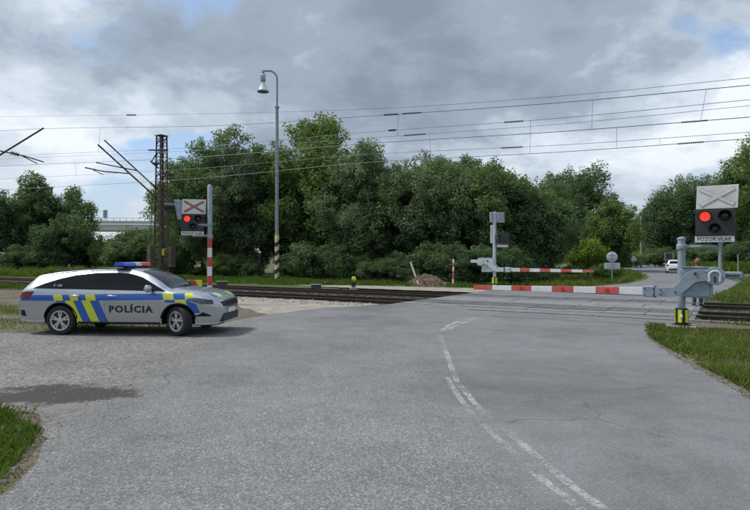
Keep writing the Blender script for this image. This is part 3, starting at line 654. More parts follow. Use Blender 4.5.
# low weeds round the edges
def pebbles(name, poly, n, r, mat, seed, label):
    rng = np.random.default_rng(seed); P = np.array(poly); lo = P.min(0); hi = P.max(0)
    x = rng.uniform(lo[0], hi[0], n*3); y = rng.uniform(lo[1], hi[1], n*3); k = inside(poly, x, y); x = x[k][:n]; y = y[k][:n]; n = len(x)
    base = np.array([(1, 0, 0), (-1, 0, 0), (0, 1, 0), (0, -1, 0), (0, 0, .7), (0, 0, -.5)]); fs = np.array([(0, 2, 4), (2, 1, 4), (1, 3, 4), (3, 0, 4), (2, 0, 5), (1, 2, 5), (3, 1, 5), (0, 3, 5)])
    s = r*rng.uniform(.4, 1.4, n)**1.5; a = rng.uniform(0, 6.28, n)
    V = base[None]*s[:, None, None]*rng.uniform(.6, 1.3, (n, 6, 3)); ca, sa = np.cos(a)[:, None], np.sin(a)[:, None]
    V = np.stack([V[..., 0]*ca-V[..., 1]*sa+x[:, None], V[..., 0]*sa+V[..., 1]*ca+y[:, None], V[..., 2]+.014+s[:, None]*.2], -1)
    me = raw_mesh(name, V.reshape(-1, 3), (fs[None]+np.arange(n)[:, None, None]*6).reshape(-1, 3), mat)
    o = bpy.data.objects.new(name, me); col.objects.link(o); tag(o, label, 'gravel', kind='stuff')
pebbles('loose_gravel', [(-9, 7.6), (-9, 12.6), (-5.5, 12.4), (-3.3, 9.5), (-2.6, 6.8), (-2.6, 4), (-3.1, 4), (-3.6, 6.2), (-4.5, 7.2)], 2600, .008, 'concrete', 71, 'loose grey gravel strewn over the lay-by')
pebbles('loose_gravel', [(4.35, 5), (4.45, 6.8), (5.05, 9.6), (5.7, 12), (6.5, 13.8), (6.8, 13.6), (6.0, 11.8), (5.35, 9.4), (4.85, 6.7), (4.8, 5)], 1500, .010, 'concrete', 72, 'small stones along the right road edge')
pebbles('loose_gravel', [tuple(S(s, q)[:2]) for s, q in ((-22, 15.5), (-11, 16.8), (-11, 17.9), (-24, 17.7))], 1500, .03, 'concrete', 73, 'pale stones on the gravel beside the near track')
pebbles('loose_gravel', [gp(741, 291)[:2], gp(752, 286)[:2], gp(780, 288)[:2], gp(780, 300)[:2], gp(750, 298)[:2]], 900, .05, 'concrete', 74, 'pale stones heaped on the gravel patch at the right edge')
# ------------------------------------------------------------------ car body by lofting
def pchip(xs, ys):
    xs = np.array(xs, float); ys = np.array(ys, float); h = np.diff(xs); d = np.diff(ys)/h; m = np.zeros(len(xs))
    for i in range(1, len(xs)-1):
        if d[i-1]*d[i] > 0:
            w1 = 2*h[i]+h[i-1]; w2 = h[i]+2*h[i-1]; m[i] = (w1+w2)/(w1/d[i-1]+w2/d[i])
    m[0], m[-1] = d[0], d[-1]
    def f(x):
        i = int(np.clip(np.searchsorted(xs, x)-1, 0, len(h)-1)); t = (x-xs[i])/h[i]
        return float((2*t**3-3*t*t+1)*ys[i]+(t**3-2*t*t+t)*h[i]*m[i]+(-2*t**3+3*t*t)*ys[i+1]+(t**3-t*t)*h[i]*m[i+1])
    return f
def catmull(P, n):
    P = [Vector(p) for p in P]; out = []
    for i in range(len(P)-1):
        p0, p1, p2, p3 = P[max(i-1, 0)], P[i], P[i+1], P[min(i+2, len(P)-1)]
        for k in range(n):
            t = k/n; out.append(.5*((2*p1)+(p2-p0)*t+(2*p0-5*p1+4*p2-p3)*t*t+(3*p1-p0-3*p2+p3)*t**3))
    out.append(P[-1]); return out
def loft_body(T, wheels, arch_r, mats):
    """T: dict of (xs, ys) tables: W half width, top, belt, yr roof-edge half width, zre roof-edge height, bot"""
    f = {k: pchip(*v) for k, v in T.items()}; x0, x1 = T['W'][0][0], T['W'][0][-1]
    xs = sorted(set([round(x0+(x1-x0)*(.5-.5*math.cos(math.pi*i/110)), 4) for i in range(111)]))
    rows = []
    for x in xs:
        W, top, belt, yr, zre, zb = (f[k](x) for k in ('W', 'top', 'belt', 'yr', 'zre', 'bot'))
        zm = zb+(belt-zb)*.50
        sec = [(0, zb), (.70*W, zb), (.93*W, zb+.015), (.952*W, zb+.07), (.968*W, zb+(belt-zb)*.27), (.984*W, zm), (W, zb+(belt-zb)*.74), (.990*W, zb+(belt-zb)*.88), (.962*W, belt),
               (yr+(.965*W-yr)*.50+.012, belt+(zre-belt)*.55), (yr, zre), (yr*.86, zre+(top-zre)*.62), (.5*yr, top-(top-zre)*.10), (0, top)]
        rows.append([Vector((x, p.x, p.y)) for p in catmull([(a, b) for a, b in sec], 5)])
    n = len(rows[0]); V = []; Fc = []
    for r in rows: V += [tuple(p) for p in r]+[(p.x, -p.y, p.z) for p in r[1:-1]]
    per = n+n-2
    def ring(i): return [i*per+k for k in range(n)]+[i*per+n+k for k in range(n-2)][::-1]
    for i in range(len(rows)-1):
        a, b = ring(i), ring(i+1)
        for k in range(per): Fc.append((a[k], a[(k+1) % per], b[(k+1) % per], b[k]))
    Fc += [tuple(ring(0)), tuple(reversed(ring(len(rows)-1)))]
    me = bpy.data.meshes.new('body'); me.from_pydata(V, [], Fc); me.update()
    bm = bmesh.new(); bm.from_mesh(me); bmesh.ops.remove_doubles(bm, verts=bm.verts, dist=1e-5); bmesh.ops.recalc_face_normals(bm, faces=bm.faces); bm.to_mesh(me)
    bvh = BVHTree.FromBMesh(bm); bm.free()
    for k in mats: me.materials.append(MATS[k])
    o = bpy.data.objects.new('body', me); col.objects.link(o)
    cb = MB()
    for (wx, wz) in wheels:
        for sg in (-1, 1):
            prof = [(wx+arch_r*math.cos(a), wz+arch_r*math.sin(a)) for a in np.linspace(0, 2*math.pi, 40, endpoint=False)]
            cb.prism(prof, sg*.58, sg*1.2, 'y')
    cut = cb.build('cut', mats[1])
    md = o.modifiers.new('arch', 'BOOLEAN'); md.object = cut; md.operation = 'DIFFERENCE'; md.solver = 'EXACT'; md.material_mode = 'TRANSFER'
    dg = bpy.context.evaluated_depsgraph_get(); m2 = bpy.data.meshes.new_from_object(o.evaluated_get(dg)); o.modifiers.clear(); o.data = m2
    bpy.data.objects.remove(cut)
    m2.polygons.foreach_set('use_smooth', [True]*len(m2.polygons)); m2.set_sharp_from_angle(angle=R(38))
    return o, bvh
def panel(name, bvh, lo, hi, ray, mat, parent, off=.004, nu=24, nv=8, thick=.006, conv=None):
    """ruled patch between polylines lo and hi (3-D guesses), thrown along ray onto the body, lifted by off"""
    ray = Vector(ray).normalized()
    def samp(P, t):
        P = [Vector(p) for p in P]; L = [0]
        for i in range(len(P)-1): L.append(L[-1]+(P[i+1]-P[i]).length)
        d = t*L[-1]
        for i in range(len(P)-1):
            if d <= L[i+1]+1e-9: return P[i].lerp(P[i+1], (d-L[i])/max(1e-9, L[i+1]-L[i]))
        return P[-1]
    V = []; W = []
    for i in range(nu+1):
        a, b = samp(lo, i/nu), samp(hi, i/nu)
        for j in range(nv+1):
            p = a.lerp(b, j/nv); h = bvh.ray_cast(p-ray*3, ray)
            q = h[0] if h[0] is not None else p; nm = h[1] if h[0] is not None else -ray
            V.append(q+nm*off if abs(off) > 0 else q); W.append(q+nm*(off-thick))
    n = nv+1; fs = [(i*n+j, (i+1)*n+j, (i+1)*n+j+1, i*n+j+1) for i in range(nu) for j in range(nv)]
    m = len(V); edge = [(i*n, (i+1)*n) for i in range(nu)]+[(i*n+nv, (i+1)*n+nv) for i in range(nu)]+[(j, j+1) for j in range(nv)]+[(nu*n+j, nu*n+j+1) for j in range(nv)]
    fs += [(a, b, b+m, a+m) for a, b in edge]
    mb = MB(); mb.add(V+W, fs); o = mb.build(name, mat, parent); me = o.data
    me.polygons.foreach_set('use_smooth', [True]*len(me.polygons)); me.set_sharp_from_angle(angle=R(40)); return o
def side(pts, sg): return [(x, sg*1.0, z) for x, z in pts]
def wheel(parent, x, y, z, r, wd, steer=0, spokes=5, sgn=-1):
    wr = bpy.data.objects.new('wheel', None); col.objects.link(wr)
    bpy.data.objects.remove(wr)
    M = Matrix.Rotation(R(90), 4, 'X')
    t = MB().lathe([(r*.66, -wd*.40), (r*.80, -wd*.5), (r*.95, -wd*.46), (r, -wd*.34), (r, wd*.34), (r*.95, wd*.46), (r*.80, wd*.5), (r*.66, wd*.40), (r*.66, -wd*.40)], 40, M).build('wheel', 'tyre', parent, True)
    t.location = (x, y, z); t.rotation_euler = (0, 0, steer)
    MB().lathe([(.02, .0), (r*.62, .0), (r*.66, sgn*-wd*.3)], 36, Matrix.Translation((0, sgn*wd*.12, 0)) @ M).build('rim_back', 'rim_dark', t, True)
    MB().lathe([(r*.60, 0), (r*.615, -.018), (r*.68, -.02), (r*.69, .015), (r*.60, .012), (r*.60, 0)], 36, Matrix.Translation((0, sgn*wd*.40, 0)) @ M).build('rim_ring', 'rim', t, True)
    mb = MB()
    for k in range(spokes):
        for o2 in (-.17, .17):
            a = 2*math.pi*k/spokes+.3
            p0 = (math.cos(a+o2*.9)*r*.14, 0, math.sin(a+o2*.9)*r*.14); p1 = (math.cos(a+o2)*r*.63, 0, math.sin(a+o2)*r*.63)
            c = Vector(((p0[0]+p1[0])/2, sgn*wd*.38, (p0[2]+p1[2])/2)); dx = Vector(p1)-Vector(p0)
            mb.box(c, (dx.length, .03, r*.11), Matrix.Rotation(-math.atan2(dx.z, dx.x), 3, 'Y'))
    mb.build('spokes', 'rim', t, bevel=.004)
    MB().lathe([(r*.18, -.01), (r*.17, .022), (.002, .026)], 18, Matrix.Translation((0, sgn*wd*.38, 0)) @ Matrix.Rotation(R(90)*(1 if sgn < 0 else -1), 4, 'X')).build('hub_cap', 'rim', t, True)
    return t
def livery():
    m, nt, b = new_mat('police_livery')
    tc = nn(nt, 'ShaderNodeTexCoord'); sep = nn(nt, 'ShaderNodeSeparateXYZ'); nt.links.new(tc.outputs['Object'], sep.inputs[0])
    x, y, z = sep.outputs
    def rng_(v, a, c):  # a<v<c
        return math_(nt, 'MULTIPLY', math_(nt, 'GREATER_THAN', v, a), math_(nt, 'LESS_THAN', v, c))
    def any_(l):
        o = l[0]
        for k in l[1:]: o = math_(nt, 'MAXIMUM', o, k)
        return o
    def both(a, c): return math_(nt, 'MULTIPLY', a, c)
    geo = nn(nt, 'ShaderNodeNewGeometry')
    bandlo = math_(nt, 'MULTIPLY_ADD', x, .012, .770); bandhi = math_(nt, 'MULTIPLY_ADD', x, .016, .905)
    inband = both(math_(nt, 'GREATER_THAN', z, bandlo), math_(nt, 'LESS_THAN', z, bandhi))
    band = both(inband, both(math_(nt, 'GREATER_THAN', x, -2.27), math_(nt, 'LESS_THAN', x, 1.50)))
    u = math_(nt, 'MULTIPLY_ADD', math_(nt, 'SUBTRACT', z, .765), .43, x)
    low = both(math_(nt, 'LESS_THAN', z, bandlo), math_(nt, 'GREATER_THAN', z, .285))
    diag_b = both(low, rng_(u, -1.42, -.44))
    diag_y = both(low, any_([rng_(u, -1.21, -1.02), rng_(u, -.83, -.64)]))
    ub = math_(nt, 'MULTIPLY_ADD', math_(nt, 'SUBTRACT', z, .77), .25, x)
    blk = both(inband, any_([rng_(ub, -1.46, -1.25), rng_(ub, -1.08, -.90), rng_(ub, -.72, -.50), rng_(ub, 1.02, 1.25)]))
    # front wing: chequer over the wheel arch, blue flash down to the bumper
    wing_hi = both(inband, rng_(ub, 1.50, 1.66))
    wing_lo = both(rng_(z, .70, .785), rng_(u, 1.26, 1.50))
    flash = both(rng_(z, .50, .785), rng_(u, 1.50, 1.70))
    small = both(rng_(z, .725, .785), rng_(u, 1.04, 1.26))
    # bonnet edge stripes
    top = both(math_(nt, 'GREATER_THAN', x, 1.93), rng_(z, .83, .96))
    ay = math_(nt, 'ABSOLUTE', y)
    bon_y = both(top, rng_(ay, .28, .50)); bon_b = both(top, rng_(ay, .50, .66))
    blue = any_([band, diag_b, flash, small, bon_b]); yel = any_([diag_y, blk, wing_hi, wing_lo, bon_y])
    n = nn(nt, 'ShaderNodeTexNoise', i_Scale=3.0, i_Detail=6.0); nt.links.new(tc.outputs['Object'], n.inputs[0])
    silver = ramp(nt, n.outputs[0], [(.3, (.44, .47, .50)), (.7, (.49, .52, .55))])
    c = mix(nt, blue, silver, (.005, .085, .42)); c = mix(nt, yel, c, (.58, .66, .025))
    # road dust low on the doors and sills
    d = math_(nt, 'MULTIPLY', math_(nt, 'MULTIPLY_ADD', z, -2.6, 1.25, True), math_(nt, 'MULTIPLY_ADD', n.outputs[0], .8, 0))
    c = mix(nt, math_(nt, 'MULTIPLY', d, .45), c, (.16, .15, .135))
    nt.links.new(c, b.inputs['Base Color'])
    met = math_(nt, 'MULTIPLY', math_(nt, 'SUBTRACT', 1.0, math_(nt, 'MAXIMUM', blue, yel)), .9)
    nt.links.new(met, b.inputs['Metallic']); b.inputs['Roughness'].default_value = .34
    b.inputs['Coat Weight'].default_value = .7; b.inputs['Coat Roughness'].default_value = .06
livery()
CAR = dict(
    W=([-2.395, -2.36, -2.25, -2.0, -1.6, -1.0, 0, 1.0, 1.5, 1.8, 1.98, 2.09, 2.16, 2.205], [.70, .765, .835, .875, .893, .9, .9, .9, .893, .868, .815, .74, .65, .54]),
    top=([-2.395, -2.36, -2.30, -2.22, -2.12, -2.04, -1.9, -1.5, -1.0, -.3, .15, .5, .85, 1.08, 1.25, 1.6, 1.9, 2.05, 2.14, 2.205], [.70, .90, 1.01, 1.13, 1.26, 1.315, 1.345, 1.405, 1.45, 1.468, 1.45, 1.375, 1.20, 1.06, 1.02, .98, .92, .87, .80, .68]),
    belt=([-2.395, -2.30, -2.1, -1.7, -1.0, 0, .6, 1.0, 1.3, 1.6, 1.9, 2.05, 2.14, 2.205], [.64, .90, .985, 1.00, .985, .96, .945, .93, .905, .87, .82, .775, .71, .60]),
    yr=([-2.395, -2.30, -2.1, -1.9, -1.0, 0, .3, .6, .9, 1.1, 1.5, 1.9, 2.1, 2.205], [.66, .66, .56, .56, .585, .585, .59, .64, .71, .745, .74, .70, .60, .48]),
    zre=([-2.395, -2.36, -2.30, -2.12, -2.04, -1.9, -1.5, -1.0, -.3, .15, .5, .85, 1.08, 1.25, 1.6, 1.9, 2.05, 2.14, 2.205], [.67, .86, .97, 1.205, 1.262, 1.29, 1.345, 1.385, 1.405, 1.39, 1.315, 1.145, 1.005, .97, .94, .885, .835, .765, .645]),
    bot=([-2.395, -2.3, -2.0, -1.3, 0, 1.3, 1.9, 2.1, 2.205], [.36, .29, .25, .245, .24, .235, .215, .215, .26]))
def police_car():
    root = empty('police_car', (-5.52, 13.22, .012), R(-4.0), 'silver police estate car with blue and yellow chequered stripes parked in the lay-by', 'car')
    body, bvh = loft_body(CAR, [(-1.325, .325), (1.325, .325)], .372, ['police_livery', 'car_trim']); body.parent = root
    for sg in (-1, 1):
        ray = (0, -sg, 0)
        fd = panel('front_door', bvh, side([(-.30, .325), (.94, .325)], sg), side([(-.30, .985), (.90, .955)], sg), ray, 'police_livery', root, .004, 40, 24, .012)
        rd = panel('rear_door', bvh, side([(-.98, .42), (-.90, .325), (-.315, .325)], sg), side([(-1.20, .99), (-.315, .985)], sg), ray, 'police_livery', root, .004, 34, 24, .012)
        # glazing band with black surround
        panel('window_surround', bvh, side([(-1.98, 1.012), (-1.0, .998), (0, .975), (1.02, .958)], sg), side([(-1.94, 1.04), (-1.76, 1.12), (-1.45, 1.225), (-1.1, 1.305), (-.6, 1.358), (-.1, 1.362), (.15, 1.34), (.45, 1.26), (1.02, .972)], sg), ray, 'car_glass', root, .003, 60, 10, .01)
        panel('window_pane', bvh, side([(-1.86, 1.028), (-1.12, 1.018)], sg), side([(-1.82, 1.045), (-1.64, 1.125), (-1.42, 1.205), (-1.16, 1.268)], sg), ray, 'car_glass', root, .007, 24, 8, .006)['label'] = 'dark rear quarter window'
        panel('window_pane', bvh, side([(-1.07, 1.016), (-.37, 1.002)], sg), side([(-1.10, 1.282), (-.6, 1.336), (-.37, 1.342)], sg), ray, 'car_glass', root, .007, 24, 8, .006)['label'] = 'dark rear door window'
        panel('window_pane', bvh, side([(-.27, 1.0), (.90, .975)], sg), side([(-.27, 1.346), (.0, 1.338), (.16, 1.312), (.42, 1.24), (.88, .995)], sg), ray, 'car_glass', root, .007, 30, 8, .006)['label'] = 'dark front door window'
        panel('chrome_strip', bvh, side([(-1.9, 1.004), (0, .972), (.95, .952)], sg), side([(-1.9, 1.012), (0, .980), (.95, .959)], sg), ray, 'chrome', root, .009, 30, 1, .006)
        for dr, hx in ((rd, -.98), (fd, -.14)):
            h = MB().tube([(hx-.10, sg*.925, .862), (hx-.06, sg*.945, .868), (hx+.06, sg*.945, .868), (hx+.11, sg*.925, .862)], .013, 8).build('handle', 'chrome', dr, True)
        # mirror
        mr = MB(); mr.lathe([(.002, -.09), (.055, -.085), (.075, -.04), (.082, .03), (.06, .075), (.002, .09)], 16, Matrix.Translation((.72, sg*1.0, 1.03)) @ Matrix.Rotation(R(90), 4, 'X') @ Matrix.Diagonal((.85, 1.0, 1.25, 1)))
        m_ = mr.build('mirror', 'police_livery_plain', root, True)
        MB().tube([(.74, sg*.86, .985), (.73, sg*.93, 1.0)], [.03, .022], 8).build('mirror_foot', 'car_trim', m_, True)
        # lights
        panel('headlight', bvh, [(1.66, sg*1.0, .755), (1.82, sg*1.0, .71), (1.99, sg*1.0, .685), (2.12, sg*.86, .675)], [(1.58, sg*1.0, .815), (1.80, sg*1.0, .825), (1.98, sg*1.0, .805), (2.12, sg*.86, .775)], (-.55, -sg, 0), 'head_lamp', root, .006, 24, 8, .01)
        panel('running_light', bvh, [(1.66, sg*1.0, .748), (1.82, sg*1.0, .70), (1.99, sg*1.0, .675), (2.10, sg*.86, .665)], [(1.66, sg*1.0, .756), (1.82, sg*1.0, .71), (1.99, sg*1.0, .685), (2.10, sg*.86, .675)], (-.55, -sg, 0), 'chrome', root, .009, 24, 2, .01)
        panel('fog_recess', bvh, [(1.70, sg*1.0, .425), (1.95, sg*1.0, .425), (2.10, sg*.9, .425)], [(1.70, sg*1.0, .438), (1.86, sg*1.0, .462), (1.95, sg*1.0, .52), (2.00, sg*1.0, .50), (2.08, sg*.9, .452)], (-.55, -sg, 0), 'car_trim', root, .004, 24, 4, .01)
        panel('tail_light', bvh, [(-2.36, sg*.6, .80), (-2.10, sg*1.0, .80)], [(-2.34, sg*.6, .93), (-2.0, sg*1.0, .955)], (.5, -sg, 0), 'tail_lamp', root, .006, 16, 8, .01)
        panel('bumper_vent', bvh, [(-2.33, sg*.9, .42), (-2.24, sg*1.0, .40)], [(-2.33, sg*.9, .54), (-2.27, sg*1.0, .54)], (.6, -sg, 0), 'car_trim', root, .004, 8, 6, .01)
        panel('sill_trim', bvh, side([(-.93, .255), (.93, .252)], sg), side([(-.93, .298), (.93, .296)], sg), ray, 'car_trim', root, .005, 20, 3, .01)
        # roof rail
        MB().tube([(-1.75, sg*.56, 1.345), (-1.65, sg*.56, 1.385), (-.9, sg*.575, 1.438), (.0, sg*.575, 1.452), (.12, sg*.575, 1.425)], .016, 8).build('roof_rail', 'car_trim', root, True)
        # arch lips
        for wx in (-1.325, 1.325):
            p = []
            for a in np.linspace(R(8), R(172), 24):
                q = bvh.ray_cast(Vector((wx+.385*math.cos(a), sg*2, .325+.385*math.sin(a))), Vector((0, -sg, 0)))[0]
                if q: p.append(q+Vector((0, sg*.001, 0)))
            if len(p) > 4: MB().tube(p, .014, 6).build('arch_lip', 'car_trim', root, True)
    panel('windscreen', bvh, [(1.13, -.70, 2), (1.20, 0, 2), (1.13, .70, 2)], [(.38, -.545, 2), (.30, 0, 2), (.38, .545, 2)], (0, 0, -1), 'car_glass', root, .006, 24, 12, .006)
    panel('rear_window', bvh, [(-2.29, -.52, 1.04), (-2.29, .52, 1.04)], [(-2.12, -.47, 1.22), (-2.12, .47, 1.22)], (1, 0, -.2), 'car_glass', root, .006, 16, 8, .006)
    panel('grille', bvh, [(2.2, -.50, .625), (2.2, 0, .60), (2.2, .50, .625)], [(2.2, -.58, .73), (2.2, 0, .735), (2.2, .58, .73)], (-1, 0, 0), 'car_trim', root, .006, 24, 6, .01)
    panel('grille_chrome', bvh, [(2.2, -.59, .732), (2.2, 0, .737), (2.2, .59, .732)], [(2.2, -.59, .748), (2.2, 0, .753), (2.2, .59, .748)], (-1, 0, 0), 'chrome', root, .01, 24, 2, .01)
    panel('lower_intake', bvh, [(2.2, -.62, .29), (2.2, .62, .29)], [(2.2, -.52, .465), (2.2, .52, .465)], (-1, 0, 0), 'car_trim', root, .005, 24, 6, .01)
    pl = MB().box((2.215, 0, .515), (.014, .50, .105)).build('number_plate', 'reflect_white', root, bevel=.003)
    MB().box((2.224, -.235, .515), (.004, .03, .1)).build('plate_band', 'beacon_blue', pl)
    MB().box((-2.40, 0, .70), (.014, .50, .105)).build('number_plate', 'reflect_white', root)
    for wx in (-1.325, 1.325):
        for sg in (-1, 1): wheel(root, wx, sg*.79, .322, .322, .215, R(-27) if wx > 0 else 0, 5, sg)
    MB().box((-.1, 0, .32), (3.9, 1.2, .12)).build('underbody', 'car_trim', root)
    # light bar
    lb = MB().box((-.12, 0, 1.487), (.24, .95, .03)).build('light_bar', 'car_trim', root, bevel=.008)
    def lens(name, y0, y1, mat):
        pr = [(-.26, 1.503), (.02, 1.503), (-.01, 1.575), (-.06, 1.592), (-.18, 1.592), (-.23, 1.575)]
        MB().prism(pr, y0, y1, 'y').build(name, mat, lb, bevel=.01)
    lens('blue_lens', -.62, -.10, 'beacon_blue'); lens('clear_lens', -.098, .16, 'beacon_clear'); lens('red_lens', .162, .62, 'beacon_red')
    for y in (-.35, .35): MB().box((-.12, y, 1.468), (.08, .06, .03)).build('bar_foot', 'car_trim', lb)
    MB().tube([(-1.55, 0, 1.38), (-1.62, 0, 1.56)], [.006, .003], 6).build('aerial', 'car_trim', root)
    # lettering on both flanks
    for sg in (-1, 1):
        for body_, xc, zc, size, bold, mt, off, wide, hgt in (('POLÍCIA', .285, .575, .2, .0100, 'letter_dark', .0075, .99, .155), ('C 158', -1.42, 1.085, .1, .001, 'letter_pale', .0105, .19, .05)):
            me = text_mesh(body_, size, bold, 1.2); co = np.array([v.co for v in me.vertices]); lo = co.min(0); hi = co.max(0)
            acc = .80 if 'Í' in body_ else 1.0
            for v in me.vertices:
                tx = (v.co.x-(lo[0]+hi[0])/2)/(hi[0]-lo[0])*wide; tz = (v.co.y-lo[1])/(hi[1]-lo[1])*hgt/acc-hgt/2
                h = bvh.ray_cast(Vector((xc-sg*tx if sg > 0 else xc+tx, sg*2, zc+tz)), Vector((0, -sg, 0)))[0]
                v.co = h+Vector((0, sg*off, 0))
            me.materials.append(MATS[mt]); inst(me, 'lettering', root)['label'] = 'dark POLÍCIA lettering on the door' if acc < 1 else 'pale number on the rear quarter window'
    return root
m_ = MATS['police_livery_plain'] = paint('silver_paint', (.48, .51, .54), .34, .9, .06, 3, coat=.7)
police_car()

FAR = dict(
    W=([-2.0, -1.95, -1.8, -1.4, 0, 1.3, 1.7, 1.9, 2.0], [.68, .76, .83, .86, .87, .86, .82, .74, .6]),
    top=([-2.0, -1.96, -1.9, -1.75, -1.55, -1.3, -.6, 0, .4, .95, 1.3, 1.7, 1.9, 2.0], [.74, .95, 1.05, 1.24, 1.40, 1.46, 1.50, 1.49, 1.40, 1.06, 1.0, .90, .78, .62]),
    belt=([-2.0, -1.9, -1.6, 0, .8, 1.3, 1.7, 1.9, 2.0], [.68, .92, .98, .96, .93, .90, .82, .7, .56]),
    yr=([-2.0, -1.9, -1.7, -1.0, 0, .4, .95, 1.5, 2.0], [.62, .66, .60, .58, .58, .60, .70, .70, .5]),
    zre=([-2.0, -1.96, -1.9, -1.75, -1.55, -1.3, -.6, 0, .4, .95, 1.3, 1.7, 1.9, 2.0], [.70, .91, 1.01, 1.18, 1.33, 1.39, 1.43, 1.42, 1.33, 1.01, .95, .86, .75, .59]),
    bot=([-2.0, -1.8, -1.2, 0, 1.2, 1.8, 2.0], [.34, .25, .21, .20, .20, .21, .28]))
def far_car():
    p = gp(674, 273); root = empty('car', (p.x, p.y, .012), math.atan2(20.5, 9.2), 'small white hatchback on the road bend beyond the crossing', 'car')
    body, bvh = loft_body(FAR, [(-1.22, .30), (1.25, .30)], .345, ['car_white', 'car_trim']); body.parent = root
    for sg in (-1, 1):
        panel('window_pane', bvh, side([(-1.5, 1.02), (.85, .98)], sg), side([(-1.38, 1.30), (-.5, 1.36), (.1, 1.34), (.8, 1.0)], sg), (0, -sg, 0), 'car_glass', root, .006, 24, 6, .006)
        panel('tail_light', bvh, [(-1.96, sg*.62, .80), (-1.75, sg*.9, .80)], [(-1.9, sg*.62, 1.0), (-1.72, sg*.9, 1.0)], (1, -sg*.4, 0), 'tail_lamp', root, .006, 8, 6, .008)
        panel('headlight', bvh, [(1.75, sg*.9, .66), (1.95, sg*.5, .66)], [(1.65, sg*.9, .76), (1.9, sg*.5, .76)], (-1, -sg*.4, 0), 'head_lamp', root, .006, 8, 6, .008)
        MB().box((.62, sg*.95, 1.02), (.12, .2, .12)).build('mirror', 'car_white', root, bevel=.03)
    panel('rear_window', bvh, [(-1.9, -.58, 1.06), (-1.9, .58, 1.06)], [(-1.6, -.50, 1.34), (-1.6, .50, 1.34)], (1, 0, -.25), 'car_glass', root, .006, 14, 8, .006)
    panel('windscreen', bvh, [(.95, -.62, 2), (1.0, 0, 2), (.95, .62, 2)], [(.36, -.52, 2), (.32, 0, 2), (.36, .52, 2)], (0, 0, -1), 'car_glass', root, .006, 14, 8, .006)
    panel('rear_bumper', bvh, [(-2, -.66, .36), (-2, .66, .36)], [(-2, -.66, .52), (-2, .66, .52)], (1, 0, 0), 'car_trim', root, .008, 14, 4, .01)
    MB().box((-2.01, 0, .62), (.012, .5, .11)).build('number_plate', 'reflect_white', root)
    for wx in (-1.22, 1.25):
        for sg in (-1, 1): wheel(root, wx, sg*.75, .30, .30, .19, 0, 5, sg)
    MB().box((0, 0, .28), (3.4, 1.2, .12)).build('underbody', 'car_trim', root)
far_car()
